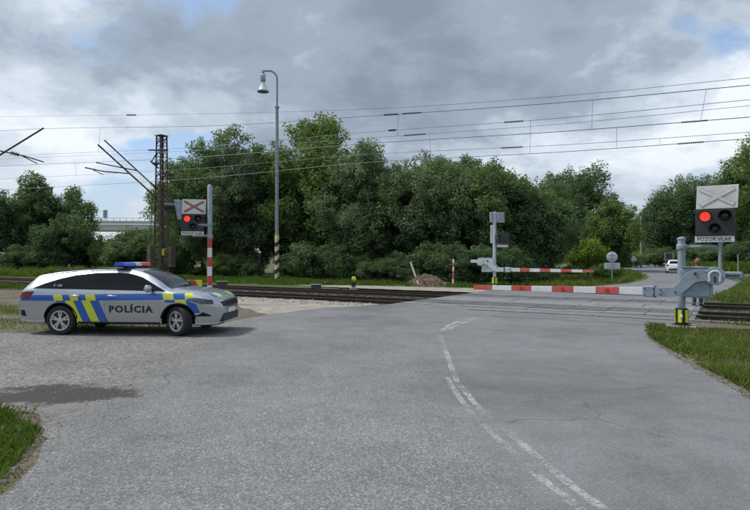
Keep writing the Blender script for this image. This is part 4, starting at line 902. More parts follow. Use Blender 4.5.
# ------------------------------------------------------------------ level crossing equipment
def warning_unit(parent, loc, rz, cross='brown', lit=True, board=True, lights=True):
    """cross board + light board facing local -y, bottom of the text plate at z=0 of loc. Parts hang on parent."""
    M = Matrix.Translation(loc) @ Matrix.Rotation(rz, 4, 'Z')
    def put(mb, name, mat, par=parent, **k):
        mb.v = [tuple(M @ Vector(p)) for p in mb.v]; return mb.build(name, mat, par, **k)
    lean = .035
    if board:
        cb = put(MB().prism([(-.42+lean, .80), (.42+lean, .80), (.42+lean*1.6, 1.34), (-.42+lean*1.6, 1.34)], -.02, .01), 'cross_board', ['board_white'], bevel=.004)
        put(MB().box((lean*1.3, .03, 1.07), (.80, .02, .50)), 'board_backing', 'board_back', cb)
        put(MB().box((lean*1.3, .055, 1.07), (.05, .03, .50)), 'backing_rib', 'barrier_light', cb)
        for sg in (-1, 1):
            a = math.atan2(.40, .72)*sg; c = Vector((lean*1.3, 0, 1.07))
            def bar(L_, w_, y):
                mb = MB(); ca, sa = math.cos(a), math.sin(a)
                P = [(-L_/2, -w_/2), (L_/2, -w_/2), (L_/2, w_/2), (-L_/2, w_/2)]
                mb.prism([(c.x+p[0]*ca-p[1]*sa, c.z+p[0]*sa+p[1]*ca) for p in P], -.02-y, -.0195); return mb
            dy = .002*(sg+1)
            if cross == 'brown': put(bar(.80, .085, .004+dy), 'cross_bar', 'cross_brown', cb)
            else:
                br = put(bar(.80, .105, .003+dy), 'cross_bar', 'cross_faint', cb); put(bar(.765, .072, .009+dy), 'cross_bar_face', 'board_white', cb)
    if not lights: return cb
    bx = put(MB().box((0, .03, .475), (.80, .10, .62)), 'light_board', 'box_black', bevel=.012)
    put(MB().box((0, .105, .50), (.62, .05, .42)), 'lamp_case', 'black_plastic', bx, bevel=.015)
    for k, (lx, lz, on) in enumerate(((-.20, .62, lit), (.20, .62, False), (0, .33, False))):
        r = .115 if k < 2 else .10
        Mx = Matrix.Translation((lx, -.025, lz)) @ Matrix.Rotation(R(90), 4, 'X')
        put(MB().lathe([(r+.018, 0), (r+.018, .012), (r, .014), (r, .004)], 28, Mx), 'lamp_ring', 'black_plastic', bx, smooth=True)
        put(MB().lathe([(r, .004), (r*.8, .022), (r*.4, .034), (.002, .038)], 28, Mx), 'lens', 'lens_lit' if on else 'lens_dark', bx, smooth=True)['label'] = 'glowing red lens' if on else 'unlit dark lens'
        # visor: half-round hood with thickness
        vs_ = []; n = 18
        for rr in (r+.016, r+.024):
            for d in (0, .17):
                for i in range(n+1):
                    t = R(-20)+R(220)*i/n; dd = d*(.55+.45*math.sin(max(0, min(math.pi, t)))) if d else 0
                    vs_.append(Vector((lx+rr*math.cos(t), -.03-dd, lz+rr*math.sin(t))))
        q = n+1; fs = [(a+i, a+i+1, b+i+1, b+i) for a, b in ((0, q), (2*q, 3*q), (q, 3*q), (0, 2*q)) for i in range(n)]
        put(MB().add(vs_, fs), 'visor', 'black_plastic', bx, smooth=True)
    tp = put(MB().box((-.01, .01, .085), (.80, .02, .145)), 'text_plate', 'board_white', bevel=.003)
    me = text_mesh('POZOR VLAK', .13, .0022, 1.1); co = np.array([v.co for v in me.vertices]); lo = co.min(0); hi = co.max(0)
    for v in me.vertices:
        v.co = M @ Vector(((v.co.x-(lo[0]+hi[0])/2)/(hi[0]-lo[0])*.70-.01, -.0035, (v.co.y-(lo[1]+hi[1])/2)/(hi[1]-lo[1])*.085+.085))
    me.materials.append(MATS['letter_red' if cross != 'brown' else 'letter_dark']); inst(me, 'lettering', tp)
    return bx
def striped_post(parent, x, y, z0, z1, r, n, cols, name='post_band'):
    for k in range(n):
        a = z0+(z1-z0)*k/n; b = z0+(z1-z0)*(k+1)/n
        MB().lathe([(r, a+.0005), (r, b-.0005)], 16, Matrix.Translation((x, y, 0))).build(name, cols[k % len(cols)], parent, True)

def barrier(root, arm_len, post_h, steel, dz=0.0):
    """local +x: towards the arm tip; local +y: towards the traffic it stops"""
    MB().lathe([(.085, dz), (.085, post_h-.05), (.10, post_h-.05), (.10, post_h-.02), (.03, post_h+.015), (.001, post_h+.016)], 20).build('post', steel, root, True)
    MB().box((0, 0, .02), (.62, .62, .10)).build('footing', 'concrete', root, bevel=.02)
    MB().lathe([(.20, .06), (.20, .10), (.10, .105)], 20).build('base_flange', 'dark_steel', root, True)
    # crash padding: black sleeve, yellow upright pads
    sl = MB().lathe([(.125, .10+dz), (.15, .13+dz), (.15, .46+dz), (.125, .49+dz)], 20).build('padding', 'black_plastic', root, True)
    for k in range(6):
        a = k*math.pi/3+.35
        p = [((.158 if i < 8 else .150)*math.cos(a+t), (.158 if i < 8 else .150)*math.sin(a+t)) for i, t in enumerate(list(np.linspace(-.27, .27, 8))+list(np.linspace(.27, -.27, 8)))]
        MB().prism(p, .15+dz, .45+dz, 'z').build('pad_strip', 'hi_vis_yellow', sl)
    MB().box((0, .158, .30+dz), (.06, .02, .07)).build('reflector', 'reflect_white', sl, bevel=.008)
    z = dz
    # drive cabinet behind the arm plate
    cab = MB().prism([(-.02, .76+z), (.02, 1.43+z), (-.10, 1.47+z), (-.64, 1.47+z), (-.66, .74+z)], -.16, .14).build('drive_cabinet', steel, root, bevel=.02)
    MB().box((-.34, .147, 1.02+z), (.50, .012, .44)).build('cabinet_door', steel, cab, bevel=.004)
    MB().box((-.34, 0, 1.478+z), (.66, .34, .02)).build('cabinet_lid', steel, cab, bevel=.006)
    # S shaped arm plate from the hub down to the arm socket
    top = [(-.62, 1.42+z), (-.42, 1.43+z), (-.22, 1.40+z), (-.08, 1.30+z), (.06, 1.10+z), (.16, 1.00+z), (.26, .985+z), (.56, .985+z)]
    bot = [(.56, .765+z), (.24, .765+z), (.08, .79+z), (-.06, .88+z), (-.2, 1.02+z), (-.32, 1.12+z), (-.5, 1.15+z), (-.62, 1.15+z)]
    def smooth(P): return [(p.x, p.y) for p in catmull(P, 4)]
    pl = MB().prism(smooth(top)+smooth(bot), .165, .215).build('arm_plate', steel, root, bevel=.008)
    MB().prism(smooth(top)+smooth(bot), -.235, -.185).build('arm_plate', steel, root, bevel=.008)
    def disc(x, zz, r, y0, y1, name, mat, par=None):
        return MB().lathe([(.001, 0), (r*.97, 0), (r, .008), (r, y1-y0-.008), (r*.97, y1-y0), (.001, y1-y0)], 28, Matrix.Translation((x, y0, zz)) @ Matrix.Rotation(R(-90), 4, 'X')).build(name, mat, par or root, True)
    for bx_, bz_, rr in ((-.30, 1.33, .035), (.12, .88, .02), (.44, .93, .018), (.44, .82, .018), (-.52, 1.36, .02)): disc(bx_, bz_+z, rr, .213, .235, 'bolt', 'dark_steel', pl)
    MB().tube([(-.30, -.25, 1.33+z), (-.30, .17, 1.33+z)], .05, 14).build('axle', 'dark_steel', root, True)
    # counterweight hub with its U shaped keeper, weights to the rear
    hb = disc(-.70, 1.28+z, .215, .16, .235, 'counterweight_hub', steel)
    u_ = [(-.70+.115*math.cos(t), 1.28+z+.115*math.sin(t)) for t in np.linspace(R(-20), R(200), 16)]
    MB().tube([(-.59, .24, 1.15+z)]+[(a, .24, b) for a, b in u_]+[(-.81, .24, 1.15+z)], .026, 8).build('keeper', 'barrier_light', hb, True)
    MB().box((-.70, .241, 1.20+z), (.05, .02, .14)).build('keeper_slot', 'dark_steel', hb)
    disc(-.70, 1.28+z, .20, -.26, -.19, 'counterweight_hub', steel)
    cw = MB().box((-1.0, -.02, 1.30+z), (.48, .40, .16)).build('counterweight', steel, root, bevel=.02)
    MB().box((-1.0, .19, 1.30+z), (.36, .02, .04)).build('weight_slot', 'dark_steel', cw)
    disc(-1.235, 1.30+z, .055, -.15, .12, 'end_roller', steel, cw)
    # arm socket
    sk = MB().box((.70, .02, .872+z), (.30, .30, .26)).build('arm_socket', steel, root, bevel=.02)
    for q in (.60, .80):
        for zz in (.80, .95): disc(q, zz+z, .016, .17, .185, 'bolt', 'dark_steel', sk)
    MB().box((.57, .02, .872+z), (.03, .34, .28)).build('socket_band', 'dark_steel', sk)
    # tapering arm in eight red and white lengths
    n = 8; x0 = .84; zc = .875+z; drop = -.03
    for k in range(n):
        a, b = x0+arm_len*k/n, x0+arm_len*(k+1)/n; ta, tb = k/n, (k+1)/n; ha, hb_ = .095-.035*ta, .095-.035*tb
        za, zb = zc+drop*ta, zc+drop*tb; red = k % 2 == 1
        sg = MB().prism([(a+.001, za-ha), (b-.001, zb-hb_), (b-.001, zb+hb_), (a+.001, za+ha)], -.005, .045).build('arm_segment', 'faded_red' if red else 'white_paint', root, bevel=.006)
        sg['label'] = 'red length of the barrier arm' if red else 'white length of the barrier arm'
        if red and k < 7:
            disc((a+b)/2, (za+zb)/2, .05, .045, .058, 'reflector', 'reflector_red', sg)
    MB().tube([(x0, .02, zc-.115), (x0+arm_len*.55, .02, zc-.085)], .008, 6).build('stay_wire', 'dark_steel', root)

pn = S(-.93, 15.62)
near = empty('level_crossing_barrier', pn, math.atan2(-D.y, -D.x), 'blue-grey barrier drive on a post with lowered red and white arm, nearest the camera', 'barrier', 'lowered barriers')
barrier(near, 4.5, 2.2, 'barrier_grey')
# bracket to the warning board right of the post (local -x)
MB().tube([(-.05, 0, 1.97), (-.74, .0, 1.97)], .035, 10).build('bracket_arm', 'barrier_grey', near, True)
MB().lathe([(.105, 1.90), (.115, 1.92), (.115, 2.02), (.105, 2.04)], 18).build('bracket_clamp', 'barrier_grey', near, True)
MB().tube([(-.80, 0, 1.2), (-.80, 0, 2.9)], .038, 10).build('sign_pipe', 'grey_steel', near, True)
MB().box((-.5, -.10, 1.3), (.66, .05, .05)).build('pipe_bracket', 'barrier_grey', near)
warning_unit(near, (-.70, .10, 2.06), math.pi-.02, 'faint')
# far barrier
pf = S(-10.35, 28.6)
far = empty('level_crossing_barrier', pf, math.atan2(D.y, D.x), 'pale grey barrier on the far side, its arm pointing right below the trees', 'barrier', 'lowered barriers')
MB().box((0, 0, .11), (.8, .8, .2)).build('plinth', 'concrete', far, bevel=.02)
barrier(far, 4.1, 4.1, 'barrier_light', .22)
warning_unit(far, (.40, .10, 2.25), math.pi+R(66), 'brown', False, board=False)
warning_unit(far, (.14, .14, 2.76), math.pi+R(48), 'brown', False, lights=False)
MB().box((-.17, .05, 2.95), (.10, .16, .95)).build('side_lamp_case', 'barrier_light', far, bevel=.02)
MB().tube([(-.2, .05, 3.2), (0, 0, 3.2)], .03, 8).build('bracket_arm', 'barrier_light', far, True)
MB().tube([(0, 0, 2.75), (.42, .06, 2.75)], .03, 8).build('bracket_arm', 'barrier_light', far, True)
# signal post at the left
pl_ = Vector((-6.12, 21.0, 0))
sig = empty('warning_light_post', pl_, 0, 'red and white striped post with a lit red crossing light, behind the police car bonnet', 'signal')
facing = math.atan2(pl_.x, pl_.y)  # turn towards the road
striped_post(sig, 0, 0, 0, 2.42, .085, 7, ['red_paint', 'white_paint'])
MB().lathe([(.088, 2.42), (.088, 4.36), (.05, 4.42), (.001, 4.43)], 18).build('post', 'grey_steel', sig, True)
MB().box((0, 0, .03), (.5, .5, .1)).build('footing', 'concrete', sig, bevel=.02)
for zz, xl in ((2.93, -.42), (2.52, -.66)):
    MB().tube([(-.05, 0, zz), (xl, .06, zz)], .04, 10).build('bracket_arm', 'grey_steel', sig, True)
    MB().lathe([(.10, zz-.06), (.115, zz-.05), (.115, zz+.05), (.10, zz+.06)], 16).build('bracket_clamp', 'grey_steel', sig, True)
warning_unit(sig, (-.63, .0, 2.53), -facing-.06, 'brown')
# second lamp head turned to the left, seen edge-on
MB().prism([(-1.34, 3.86), (-1.12, 3.86), (-1.02, 3.12), (-1.20, 3.12)], .0, .34).build('side_lamp_case', 'grey_steel', sig, bevel=.02)
MB().tube([(-1.30, .17, 3.62), (-1.70, .17, 3.62)], [.11, .15], 14, cap=True).build('side_lamp_visor', 'black_plastic', sig, True)
MB().prism([(-1.24, 3.10), (-1.02, 3.10), (-1.02, 2.86), (-1.12, 2.84)], .04, .30).build('side_lamp_bracket', 'box_black', sig)
MB().tube([(-1.1, .17, 2.95), (-.6, .10, 2.86), (-.1, .05, 2.90)], .03, 8).build('bracket_arm', 'grey_steel', sig, True)
# red and yellow plate behind the bonnet
p0 = at(183, 287, 20.4); p1 = at(202, 280, 20.4)
mk = empty('marker_board', ((p0.x+p1.x)/2, 20.4, 0), .05, 'small yellow board with red diagonal band showing over the police car bonnet', 'marker board')
wd, hb_, ht = (p1.x-p0.x), p0.z, p1.z
MB().box((0, 0, (hb_+ht)/2), (wd, .03, ht-hb_)).build('board', 'hi_vis_yellow', mk, bevel=.004)
MB().prism([(-.20*wd, ht-.002), (.14*wd, ht-.002), (.34*wd, hb_+.002), (-.02*wd, hb_+.002)], -.019, -.0152).build('red_band', 'red_paint', mk)
for sx in (-.36, .36): MB().box((sx*wd, .03, ht*.48), (.05, .03, ht*.96)).build('stake', 'grey_steel', mk)

# ------------------------------------------------------------------ lamp post
pb = Vector(((277-CX)/F*41, 41, 0))
lamp = empty('lamp_post', pb, 0, 'tall grey lamp post with hooked top and black and cream striped foot', 'lamp post')
ztop = CAMH+(HZ-70.5)/F*41
MB().tube([(0, 0, 3.35), (0, 0, 7), (0, 0, ztop-2.6)], [.135, .125, .11], 14).build('pole', 'lamp_post_grey', lamp, True)
hook = [(0, 0, ztop-2.7), (0, 0, ztop-.75)]+[(-.62+.62*math.cos(t), 0, ztop-.62+.62*math.sin(t)) for t in np.linspace(R(5), R(90), 10)]+[(-.95, 0, ztop), (-1.03, 0, ztop)]
MB().tube(hook, .065, 12).build('hook', 'lamp_post_grey', lamp, True)
for zz in (7.2, 7.8, 3.4, ztop-2.65): MB().lathe([(.13, zz-.06), (.16, zz-.05), (.16, zz+.05), (.13, zz+.06)], 14).build('collar', 'lamp_post_grey', lamp, True)
lm = MB().lathe([(.001, ztop+.03), (.09, ztop+.02), (.10, ztop-.15), (.07, ztop-.2), (.19, ztop-.32), (.19, ztop-.75), (.12, ztop-.85)], 18, Matrix.Translation((-1.02, 0, 0))).build('lantern', 'lamp_metal', lamp, True)
MB().lathe([(.12, ztop-.84), (.16, ztop-1.0), (.30, ztop-1.32), (.38, ztop-1.45)], 24, Matrix.Translation((-1.02, 0, 0))).build('glass_bell', 'lamp_glass', lm, True)
MB().lathe([(.36, ztop-1.43), (.43, ztop-1.46), (.42, ztop-1.54), (.30, ztop-1.56), (.001, ztop-1.52)], 24, Matrix.Translation((-1.02, 0, 0))).build('reflector_dish', 'lamp_metal', lm, True)
# black and cream diagonal bands: eight spiral sectors around the foot
def spiral_foot(parent, r, z0, z1, turns=4):
    for k, mt in ((0, 'post_black'), (1, 'post_cream')):
        for j in range(turns):
            V = []; n = 20; pitch = (z1-z0)/turns
            for i in range(n+1):
                a = 2*math.pi*i/n; zc = z0+pitch*(j+.5*k)+.25*pitch*math.sin(a+.6)
                for dz in (0, pitch*.5): V.append((r*math.cos(a), r*math.sin(a), min(z1, max(z0, zc+dz))))
            MB().add(V, [(2*i, 2*i+2, 2*i+3, 2*i+1) for i in range(n)]).build('foot_band', mt, parent, True)
MB().lathe([(.15, -.02), (.15, 3.36), (.13, 3.4)], 14).build('foot', 'post_cream', lamp, True)
spiral_foot(lamp, .157, .05, 3.3, 5)

# ------------------------------------------------------------------ lattice masts and wires
def lattice(root, h, w0, w1):
    def cpt(sx, sy, z): t = z/h; ww = (w0+(w1-w0)*t)/2; return Vector((sx*ww, sy*ww, z))
    for sx in (-1, 1):
        for sy in (-1, 1):
            a, b = cpt(sx, sy, -.05), cpt(sx, sy, h); mb = MB()
            for dx, dy in ((sx*-.05, 0), (0, sy*-.05)):
                c = (a+b)/2+Vector((dx, dy, 0)); dr = b-a
                rot = dr.to_track_quat('Z', 'Y').to_matrix(); mb.box(c, (.11 if dx else .014, .014 if dx else .11, dr.length), rot)
            mb.build('corner_angle', 'mast_rust', root)
    nb = 13
    for (s0, s1) in (((-1, -1), (1, -1)), ((1, -1), (1, 1)), ((1, 1), (-1, 1)), ((-1, 1), (-1, -1))):
        mb = MB()
        for k in range(nb):
            za, zb = h*k/nb+.1, h*(k+1)/nb+.02
            mb.tube([cpt(*s0, za), cpt(*s1, zb)], .026, 5); mb.tube([cpt(*s1, za), cpt(*s0, zb)], .026, 5)
            mb.tube([cpt(*s0, za), cpt(*s1, za)], .022, 5)
        mb.build('lacing', 'mast_rust', root)
    MB().box((0, 0, h+.02), (w1+.14, w1+.14, .05)).build('cap', 'mast_rust', root)
    MB().box((0, 0, .05), (1.3, 1.3, .3)).build('footing', 'concrete', root, bevel=.03)
def rel(root): 
    inv = (Matrix.Translation(root.location) @ Matrix.Rotation(root.rotation_euler.z, 4, 'Z')).inverted(); return lambda px, py, Y: inv @ at(px, py, Y)
def insul(parent, a, b, r=.08, n=7, mat='insulator', name='insulator'):
    a, b = Vector(a), Vector(b); d = b-a; q = d.to_track_quat('Z', 'Y').to_matrix().to_4x4(); L_ = d.length; pr = [(r*.4, 0)]
    for k in range(n): z0 = L_*(k+.2)/n; pr += [(r*.4, z0), (r, z0+.02), (r*.9, z0+L_/n*.4), (r*.4, z0+L_/n*.5)]
    pr.append((r*.4, L_))
    return MB().lathe(pr, 10, Matrix.Translation(a) @ q).build(name, mat, parent, True)
mY = 43.5; mp_ = Vector(((161.5-CX)/F*mY, mY, 0))
mast = empty('lattice_mast', mp_, TRACK_ANG, 'rusty lattice steel mast carrying overhead line brackets behind the police car', 'mast', 'overhead line masts')
mh = CAMH+(HZ-136)/F*mY
lattice(mast, mh, .82, .58); P_ = rel(mast)
def strut(parent, pts, r=.045, mat='dark_steel', name='bracket_tube'): return MB().tube(pts, r, 8).build(name, mat, parent, True)
strut(mast, [P_(155.5, 197, 43.2), P_(97.5, 144.5, 40.4)], .06); insul(mast, P_(155, 196.5, 43.2), P_(147, 189.5, 42.8), .13)
strut(mast, [P_(157, 189, 43.6), P_(104, 140, 40.8)], .05); insul(mast, P_(157, 189, 43.6), P_(150, 182.5, 43.2), .13)
strut(mast, [P_(84.5, 167.5, 40.2), P_(104, 171.5, 40.8), P_(130, 173.5, 41.9)], .045); strut(mast, [P_(96, 162.5, 40.3), P_(136, 170.5, 42.2)], .04)
strut(mast, [P_(93, 170, 40.4), P_(103, 174.5, 40.4)], .03)
strut(mast, [P_(148, 150, 43.2), P_(168, 150, 43.6)], .06); strut(mast, [P_(151, 162, 43.3), P_(156, 154, 43.4)], .05); insul(mast, P_(152, 163, 43.3), P_(158, 163.5, 43.5), .12)
strut(mast, [P_(150, 161, 43.3), P_(158, 168, 43.5)], .05)
# grey cable cabinets / tension weights hanging beside the foot
for px in (151, 171.5):
    a = P_(px, 246, 43.0); b = P_(px, 267, 43.0); c = (a+b)/2
    wt = MB()
    for k in range(7): wt.box((c.x, c.y, b.z+(a.z-b.z)*(k+.5)/7*1.0), (.42, .42, (a.z-b.z)/7-.02))
    wt.build('tension_weight', 'mast_rust', mast); strut(mast, [(c.x, c.y, b.z-.1), (c.x, c.y, a.z+3.4)], .02, name='weight_rod')
    MB().box((c.x*.6, c.y*.6, a.z+3.4), (abs(c.x)*.9+.1, .08, .08)).build('weight_arm', 'mast_rust', mast)
MB().box(P_(163, 252, 43.0), (.25, .06, .5)).build('mast_plate', 'pad_yellow', mast)
# second mast, just left of the picture: its bracket reaches into view
m2p = Vector((-21.9, 31.2, 0)); mast2 = empty('lattice_mast', m2p, TRACK_ANG, 'lattice mast at the left edge whose dark bracket tube reaches into the sky', 'mast', 'overhead line masts')
lattice(mast2, 10.6, .9, .7); P2 = rel(mast2)
strut(mast2, [P2(43, 128, 34), P2(0, 154.5, 32.2), P2(-14, 163, 31.5)], .055)
strut(mast2, [P2(43.5, 162, 34), P2(24, 156, 33.2), P2(-14, 148, 31.5)], .035)
strut(mast2, [P2(37, 163.5, 34), P2(20, 155, 33.2)], .03); insul(mast2, P2(10, 152.5, 32.7), P2(19, 155, 33.0), .13, 4)

YT = pchip([-260, -60, 0, 100, 375, 750, 1050], [47, 40.5, 38.6, 36.0, 26.0, 18.4, 14.5])
wires = [ # pixel polyline, depth factor, label, radius
    ([(0, 116.5), (190, 114), (375, 108.5), (560, 96), (750, 77.5)], 1.08, 'topmost overhead wire spanning the whole sky', .015),
    ([(0, 131), (42, 128.5), (200, 126), (375, 115.5), (560, 102.5), (750, 85)], .97, 'second overhead wire from the top, with a pair of dark insulators', .022),
    ([(0, 156), (190, 147.5), (375, 131.5), (560, 118), (750, 99.5)], 1.02, 'third overhead wire from the top', .016),
    ([(0, 159), (190, 150.5), (375, 137.5), (560, 124), (750, 105.5)], 1.08, 'fourth overhead wire, close below the third', .014),
    ([(0, 166), (190, 157.5), (375, 143), (560, 131.5), (750, 117)], .97, 'fifth overhead wire, a contact wire with long dark insulator at right', .022),
    ([(0, 179), (190, 169), (375, 154), (560, 145), (750, 132)], 1.10, 'sixth overhead wire, second lowest', .015),
    ([(0, 190), (190, 179), (375, 162), (560, 152), (750, 138.5)], 1.05, 'lowest overhead wire just above the tree tops', .020)]
WOBJ = []
def wz(i, px): 
    pts = wires[i][0]; xs = [p[0] for p in pts]; ys = [p[1] for p in pts]
    if px < xs[0]: return ys[0]+(ys[1]-ys[0])/(xs[1]-xs[0])*(px-xs[0])
    if px > xs[-1]: return ys[-1]+(ys[-1]-ys[-2])/(xs[-1]-xs[-2])*(px-xs[-1])
    return float(np.interp(px, xs, ys))
def wp(i, px): return at(px, wz(i, px), YT(px)*wires[i][1])
for i, (pts, k, lab, r) in enumerate(wires):
    sm = pchip([-260]+[p[0] for p in pts]+[1050], [wz(i, -260)]+[p[1] for p in pts]+[wz(i, 1050)])
    P = [at(px, sm(px), YT(px)*k) for px in np.linspace(-250, 1040, 60)]
    o = MB().tube(P, r*.6, 6).build('overhead_wire', 'wire', None, True); tag(o, lab, 'wire', 'overhead railway wires'); WOBJ.append((o, sm, k))
def onw(i, px): o, sm, k = WOBJ[i]; return at(px, sm(px), YT(px)*k)
for i, px, hw in ((1, 391, 6), (1, 412, 8), (3, 415, 9), (2, 514, 8), (4, 695, 11), (5, 512, 9), (6, 691, 11), (0, 131, 4), (2, 392, 3)):
    insul(WOBJ[i][0], onw(i, px-hw*1.2), onw(i, px+hw*1.2), 0.045, 14)
for i, j, pa, pb_ in ((1, 4, 593, 592), (1, 4, 707, 701), (4, 6, 617, 617), (2, 6, 531, 530), (1, 3, 399, 397), (4, 6, 430, 431), (2, 4, 100, 104), (1, 2, 100, 98), (5, 6, 660, 661), (4, 5, 75, 76), (3, 5, 250, 252)):
    a, b = onw(i, pa), onw(j, pb_); MB().tube([a, b], .007, 5).build('dropper', 'wire', WOBJ[i][0])

# ------------------------------------------------------------------ small trackside things
p = gp(353.5, 289.5); dw = empty('dwarf_signal', p, .2, 'small dark dwarf signal with yellow head beside the far track', 'signal')
MB().box((0, 0, .04), (.34, .3, .14)).build('footing', 'concrete', dw)
MB().tube([(0, 0, .1), (0, 0, .38)], .05, 8).build('stem', 'dark_steel', dw); MB().box((0, 0, .30), (.24, .22, .26)).build('case', 'black_plastic', dw, bevel=.02)
MB().lathe([(.001, 0), (.12, .01), (.125, .05), (.10, .10), (.001, .11)], 16, Matrix.Translation((.02, .03, .58)) @ Matrix.Rotation(R(80), 4, 'X')).build('head', 'hi_vis_yellow', dw, True)
MB().tube([(0, 0, .4), (.02, 0, .55)], .035, 8).build('neck', 'hi_vis_yellow', dw)
def cable_box(px, py, w_, h_, label):
    p = gp(px, py); o = empty('cable_box', p, .25, label, 'cable box', 'cable boxes by the track')
    MB().box((0, 0, h_*.45), (w_, .4, h_*.9)).build('case', 'dark_steel', o, bevel=.02); MB().box((0, 0, h_*.95), (w_+.06, .46, h_*.12)).build('lid', 'grey_steel', o, bevel=.01)
cable_box(316, 288.5, .55, .24, 'low dark cable box by the rails left of the dwarf signal'); cable_box(222, 285, .65, .24, 'low dark cable box by the rails beside the striped signal post')
def marker(px0, py0, px1, py1, Y, bands, label):
    a, b = at(px0, py0, Y), at(px1, py1, Y); a.z = -.02
    o = empty('marker_post', a, 0, label, 'marker post', 'striped marker posts'); d = b-a; n = len(bands)
    for k, mt in enumerate(bands): MB().tube([d*(k/n), d*((k+1)/n)], .05, 8).build('post_band', mt, o)
marker(419.5, 288, 410.5, 262, 33, ['faded_red', 'white_paint', 'faded_red', 'white_paint', 'white_paint', 'white_paint', 'white_paint'], 'leaning white and red marker post at the wood edge')
marker(453, 287, 453.5, 259, 33.5, ['faded_red', 'white_paint', 'faded_red', 'faded_red', 'white_paint', 'faded_red', 'white_paint'], 'upright red and white marker post beside the brush heap')
# heap of soil and brush
rng = np.random.default_rng(5); hp = S(-15.6, 31.2); mb = MB()
n = 26; V = []; 
for i in range(n):
    for j in range(n):
        u, v = i/(n-1)*2-1, j/(n-1)*2-1; r_ = math.hypot(u, v); V.append((u*1.5, v*.9, max(-.05, .68*(1-r_**1.6)+rng.normal(0, .06)*(r_ < 1))))
mb.add(V, [(i*n+j, (i+1)*n+j, (i+1)*n+j+1, i*n+j+1) for i in range(n-1) for j in range(n-1)])
hpo = empty('brush_heap', hp, TRACK_ANG, 'brown heap of soil and twigs at the foot of the upright marker post', 'heap'); mb.build('soil_mound', 'soil', hpo)
tw = MB()
for k in range(70):
    a = Vector((rng.uniform(-1.2, 1.2), rng.uniform(-.7, .7), rng.uniform(.1, .5))); d = Vector(rng.normal(0, .4, 3)); d.z = abs(d.z)*.5; tw.tube([a-d*.5, a+d*.5], .012, 4)
o = tw.build('twigs', 'bark', hpo); o['kind'] = 'stuff'
# round sign seen from behind with plate below
def pole_sign(px, pyb, label, Y=None):
    p = gp(px, pyb) if Y is None else Vector(((px-CX)/F*Y, Y, 0)); return empty('road_sign', (p.x, p.y, 0), -math.atan2(p.x, p.y), label, 'road sign', 'road signs seen from behind'), p.y
sg_, Y = pole_sign(612, 283.5, 'round grey back of a road sign with a plate below, in the far grass')
zc = CAMH-(257-HZ)/F*Y; MB().tube([(0, 0, -.05), (0, 0, zc+.3)], .032, 8).build('post', 'grey_steel', sg_)
MB().lathe([(.001, 0), (.33, 0), (.345, .012), (.33, .02), (.001, .02)], 32, Matrix.Translation((0, .045, zc)) @ Matrix.Rotation(R(90), 4, 'X')).build('disc', 'sign_back', sg_, True)
for dz in (-.12, .12): MB().box((0, .015, zc+dz), (.44, .02, .03)).build('bracket', 'grey_steel', sg_)
z2 = CAMH-(266-HZ)/F*Y; MB().box((0, .045, z2), (.98, .018, .42)).build('plate', 'sign_back', sg_, bevel=.01)
for dz in (-.1, .1): MB().box((0, .015, z2+dz), (.7, .02, .03)).build('bracket', 'grey_steel', sg_)
sg_, Y = pole_sign(633.5, 0, 'small pale triangular sign back beside the far road bend', 82)
zc = CAMH-(259-HZ)/F*Y; MB().tube([(0, 0, -.05), (0, 0, zc+.3)], .035, 8).build('post', 'grey_steel', sg_)
MB().prism([(-.42, zc-.30), (.42, zc-.30), (.38, zc+.1), (.06, zc+.48), (-.06, zc+.48), (-.38, zc+.1)], .03, .055).build('plate', 'sign_back', sg_)
sg_, Y = pole_sign(669, 0, 'dark rectangular sign on two legs beyond the white car', 90)
zc = CAMH-(256.5-HZ)/F*Y
for sx in (-.5, .5): MB().tube([(sx, 0, -.05), (sx, 0, zc+.6)], .04, 8).build('leg', 'grey_steel', sg_)
MB().box((0, .05, zc), (1.25, .03, 1.05)).build('plate', 'post_black', sg_); MB().box((0, .03, zc+.54), (1.3, .06, .05)).build('frame', 'sign_back', sg_); MB().box((0, .03, zc-.54), (1.3, .06, .05)).build('frame', 'sign_back', sg_)
for sx in (-.635, .635): MB().box((sx, .03, zc), (.05, .06, 1.03)).build('frame', 'sign_back', sg_)
# pale utility pole in the gap
Y = 100; up = Vector(((641-CX)/F*Y, Y, 0)); hgt = CAMH+(HZ-216)/F*Y
u_ = empty('utility_pole', up, 0, 'pale slender pole in the gap between the far trees', 'pole'); MB().tube([(0, 0, -.05), (0, 0, hgt)], [.17, .12], 10).build('pole', 'bark_pale', u_, True)
MB().box((0, 0, hgt-.5), (1.1, .09, .09)).build('crossarm', 'bark_pale', u_)
for sx in (-.45, .45): MB().lathe([(.02, hgt-.46), (.05, hgt-.42), (.05, hgt-.3), (.02, hgt-.26)], 8, Matrix.Translation((sx, 0, 0))).build('insulator', 'insulator', u_)
# thin post at the right
p = gp(738, 283.5); o = empty('fence_post', p, 0, 'thin grey post standing in the grass right of the far road', 'post')
MB().tube([(0, 0, -.05), (0, 0, CAMH-(254-HZ)/F*p.y)], [.04, .035], 8).build('post', 'grey_steel', o); MB().lathe([(.045, CAMH-(254-HZ)/F*p.y-.03), (.04, CAMH-(254-HZ)/F*p.y+.02), (.001, CAMH-(254-HZ)/F*p.y+.03)], 10).build('cap', 'dark_steel', o)
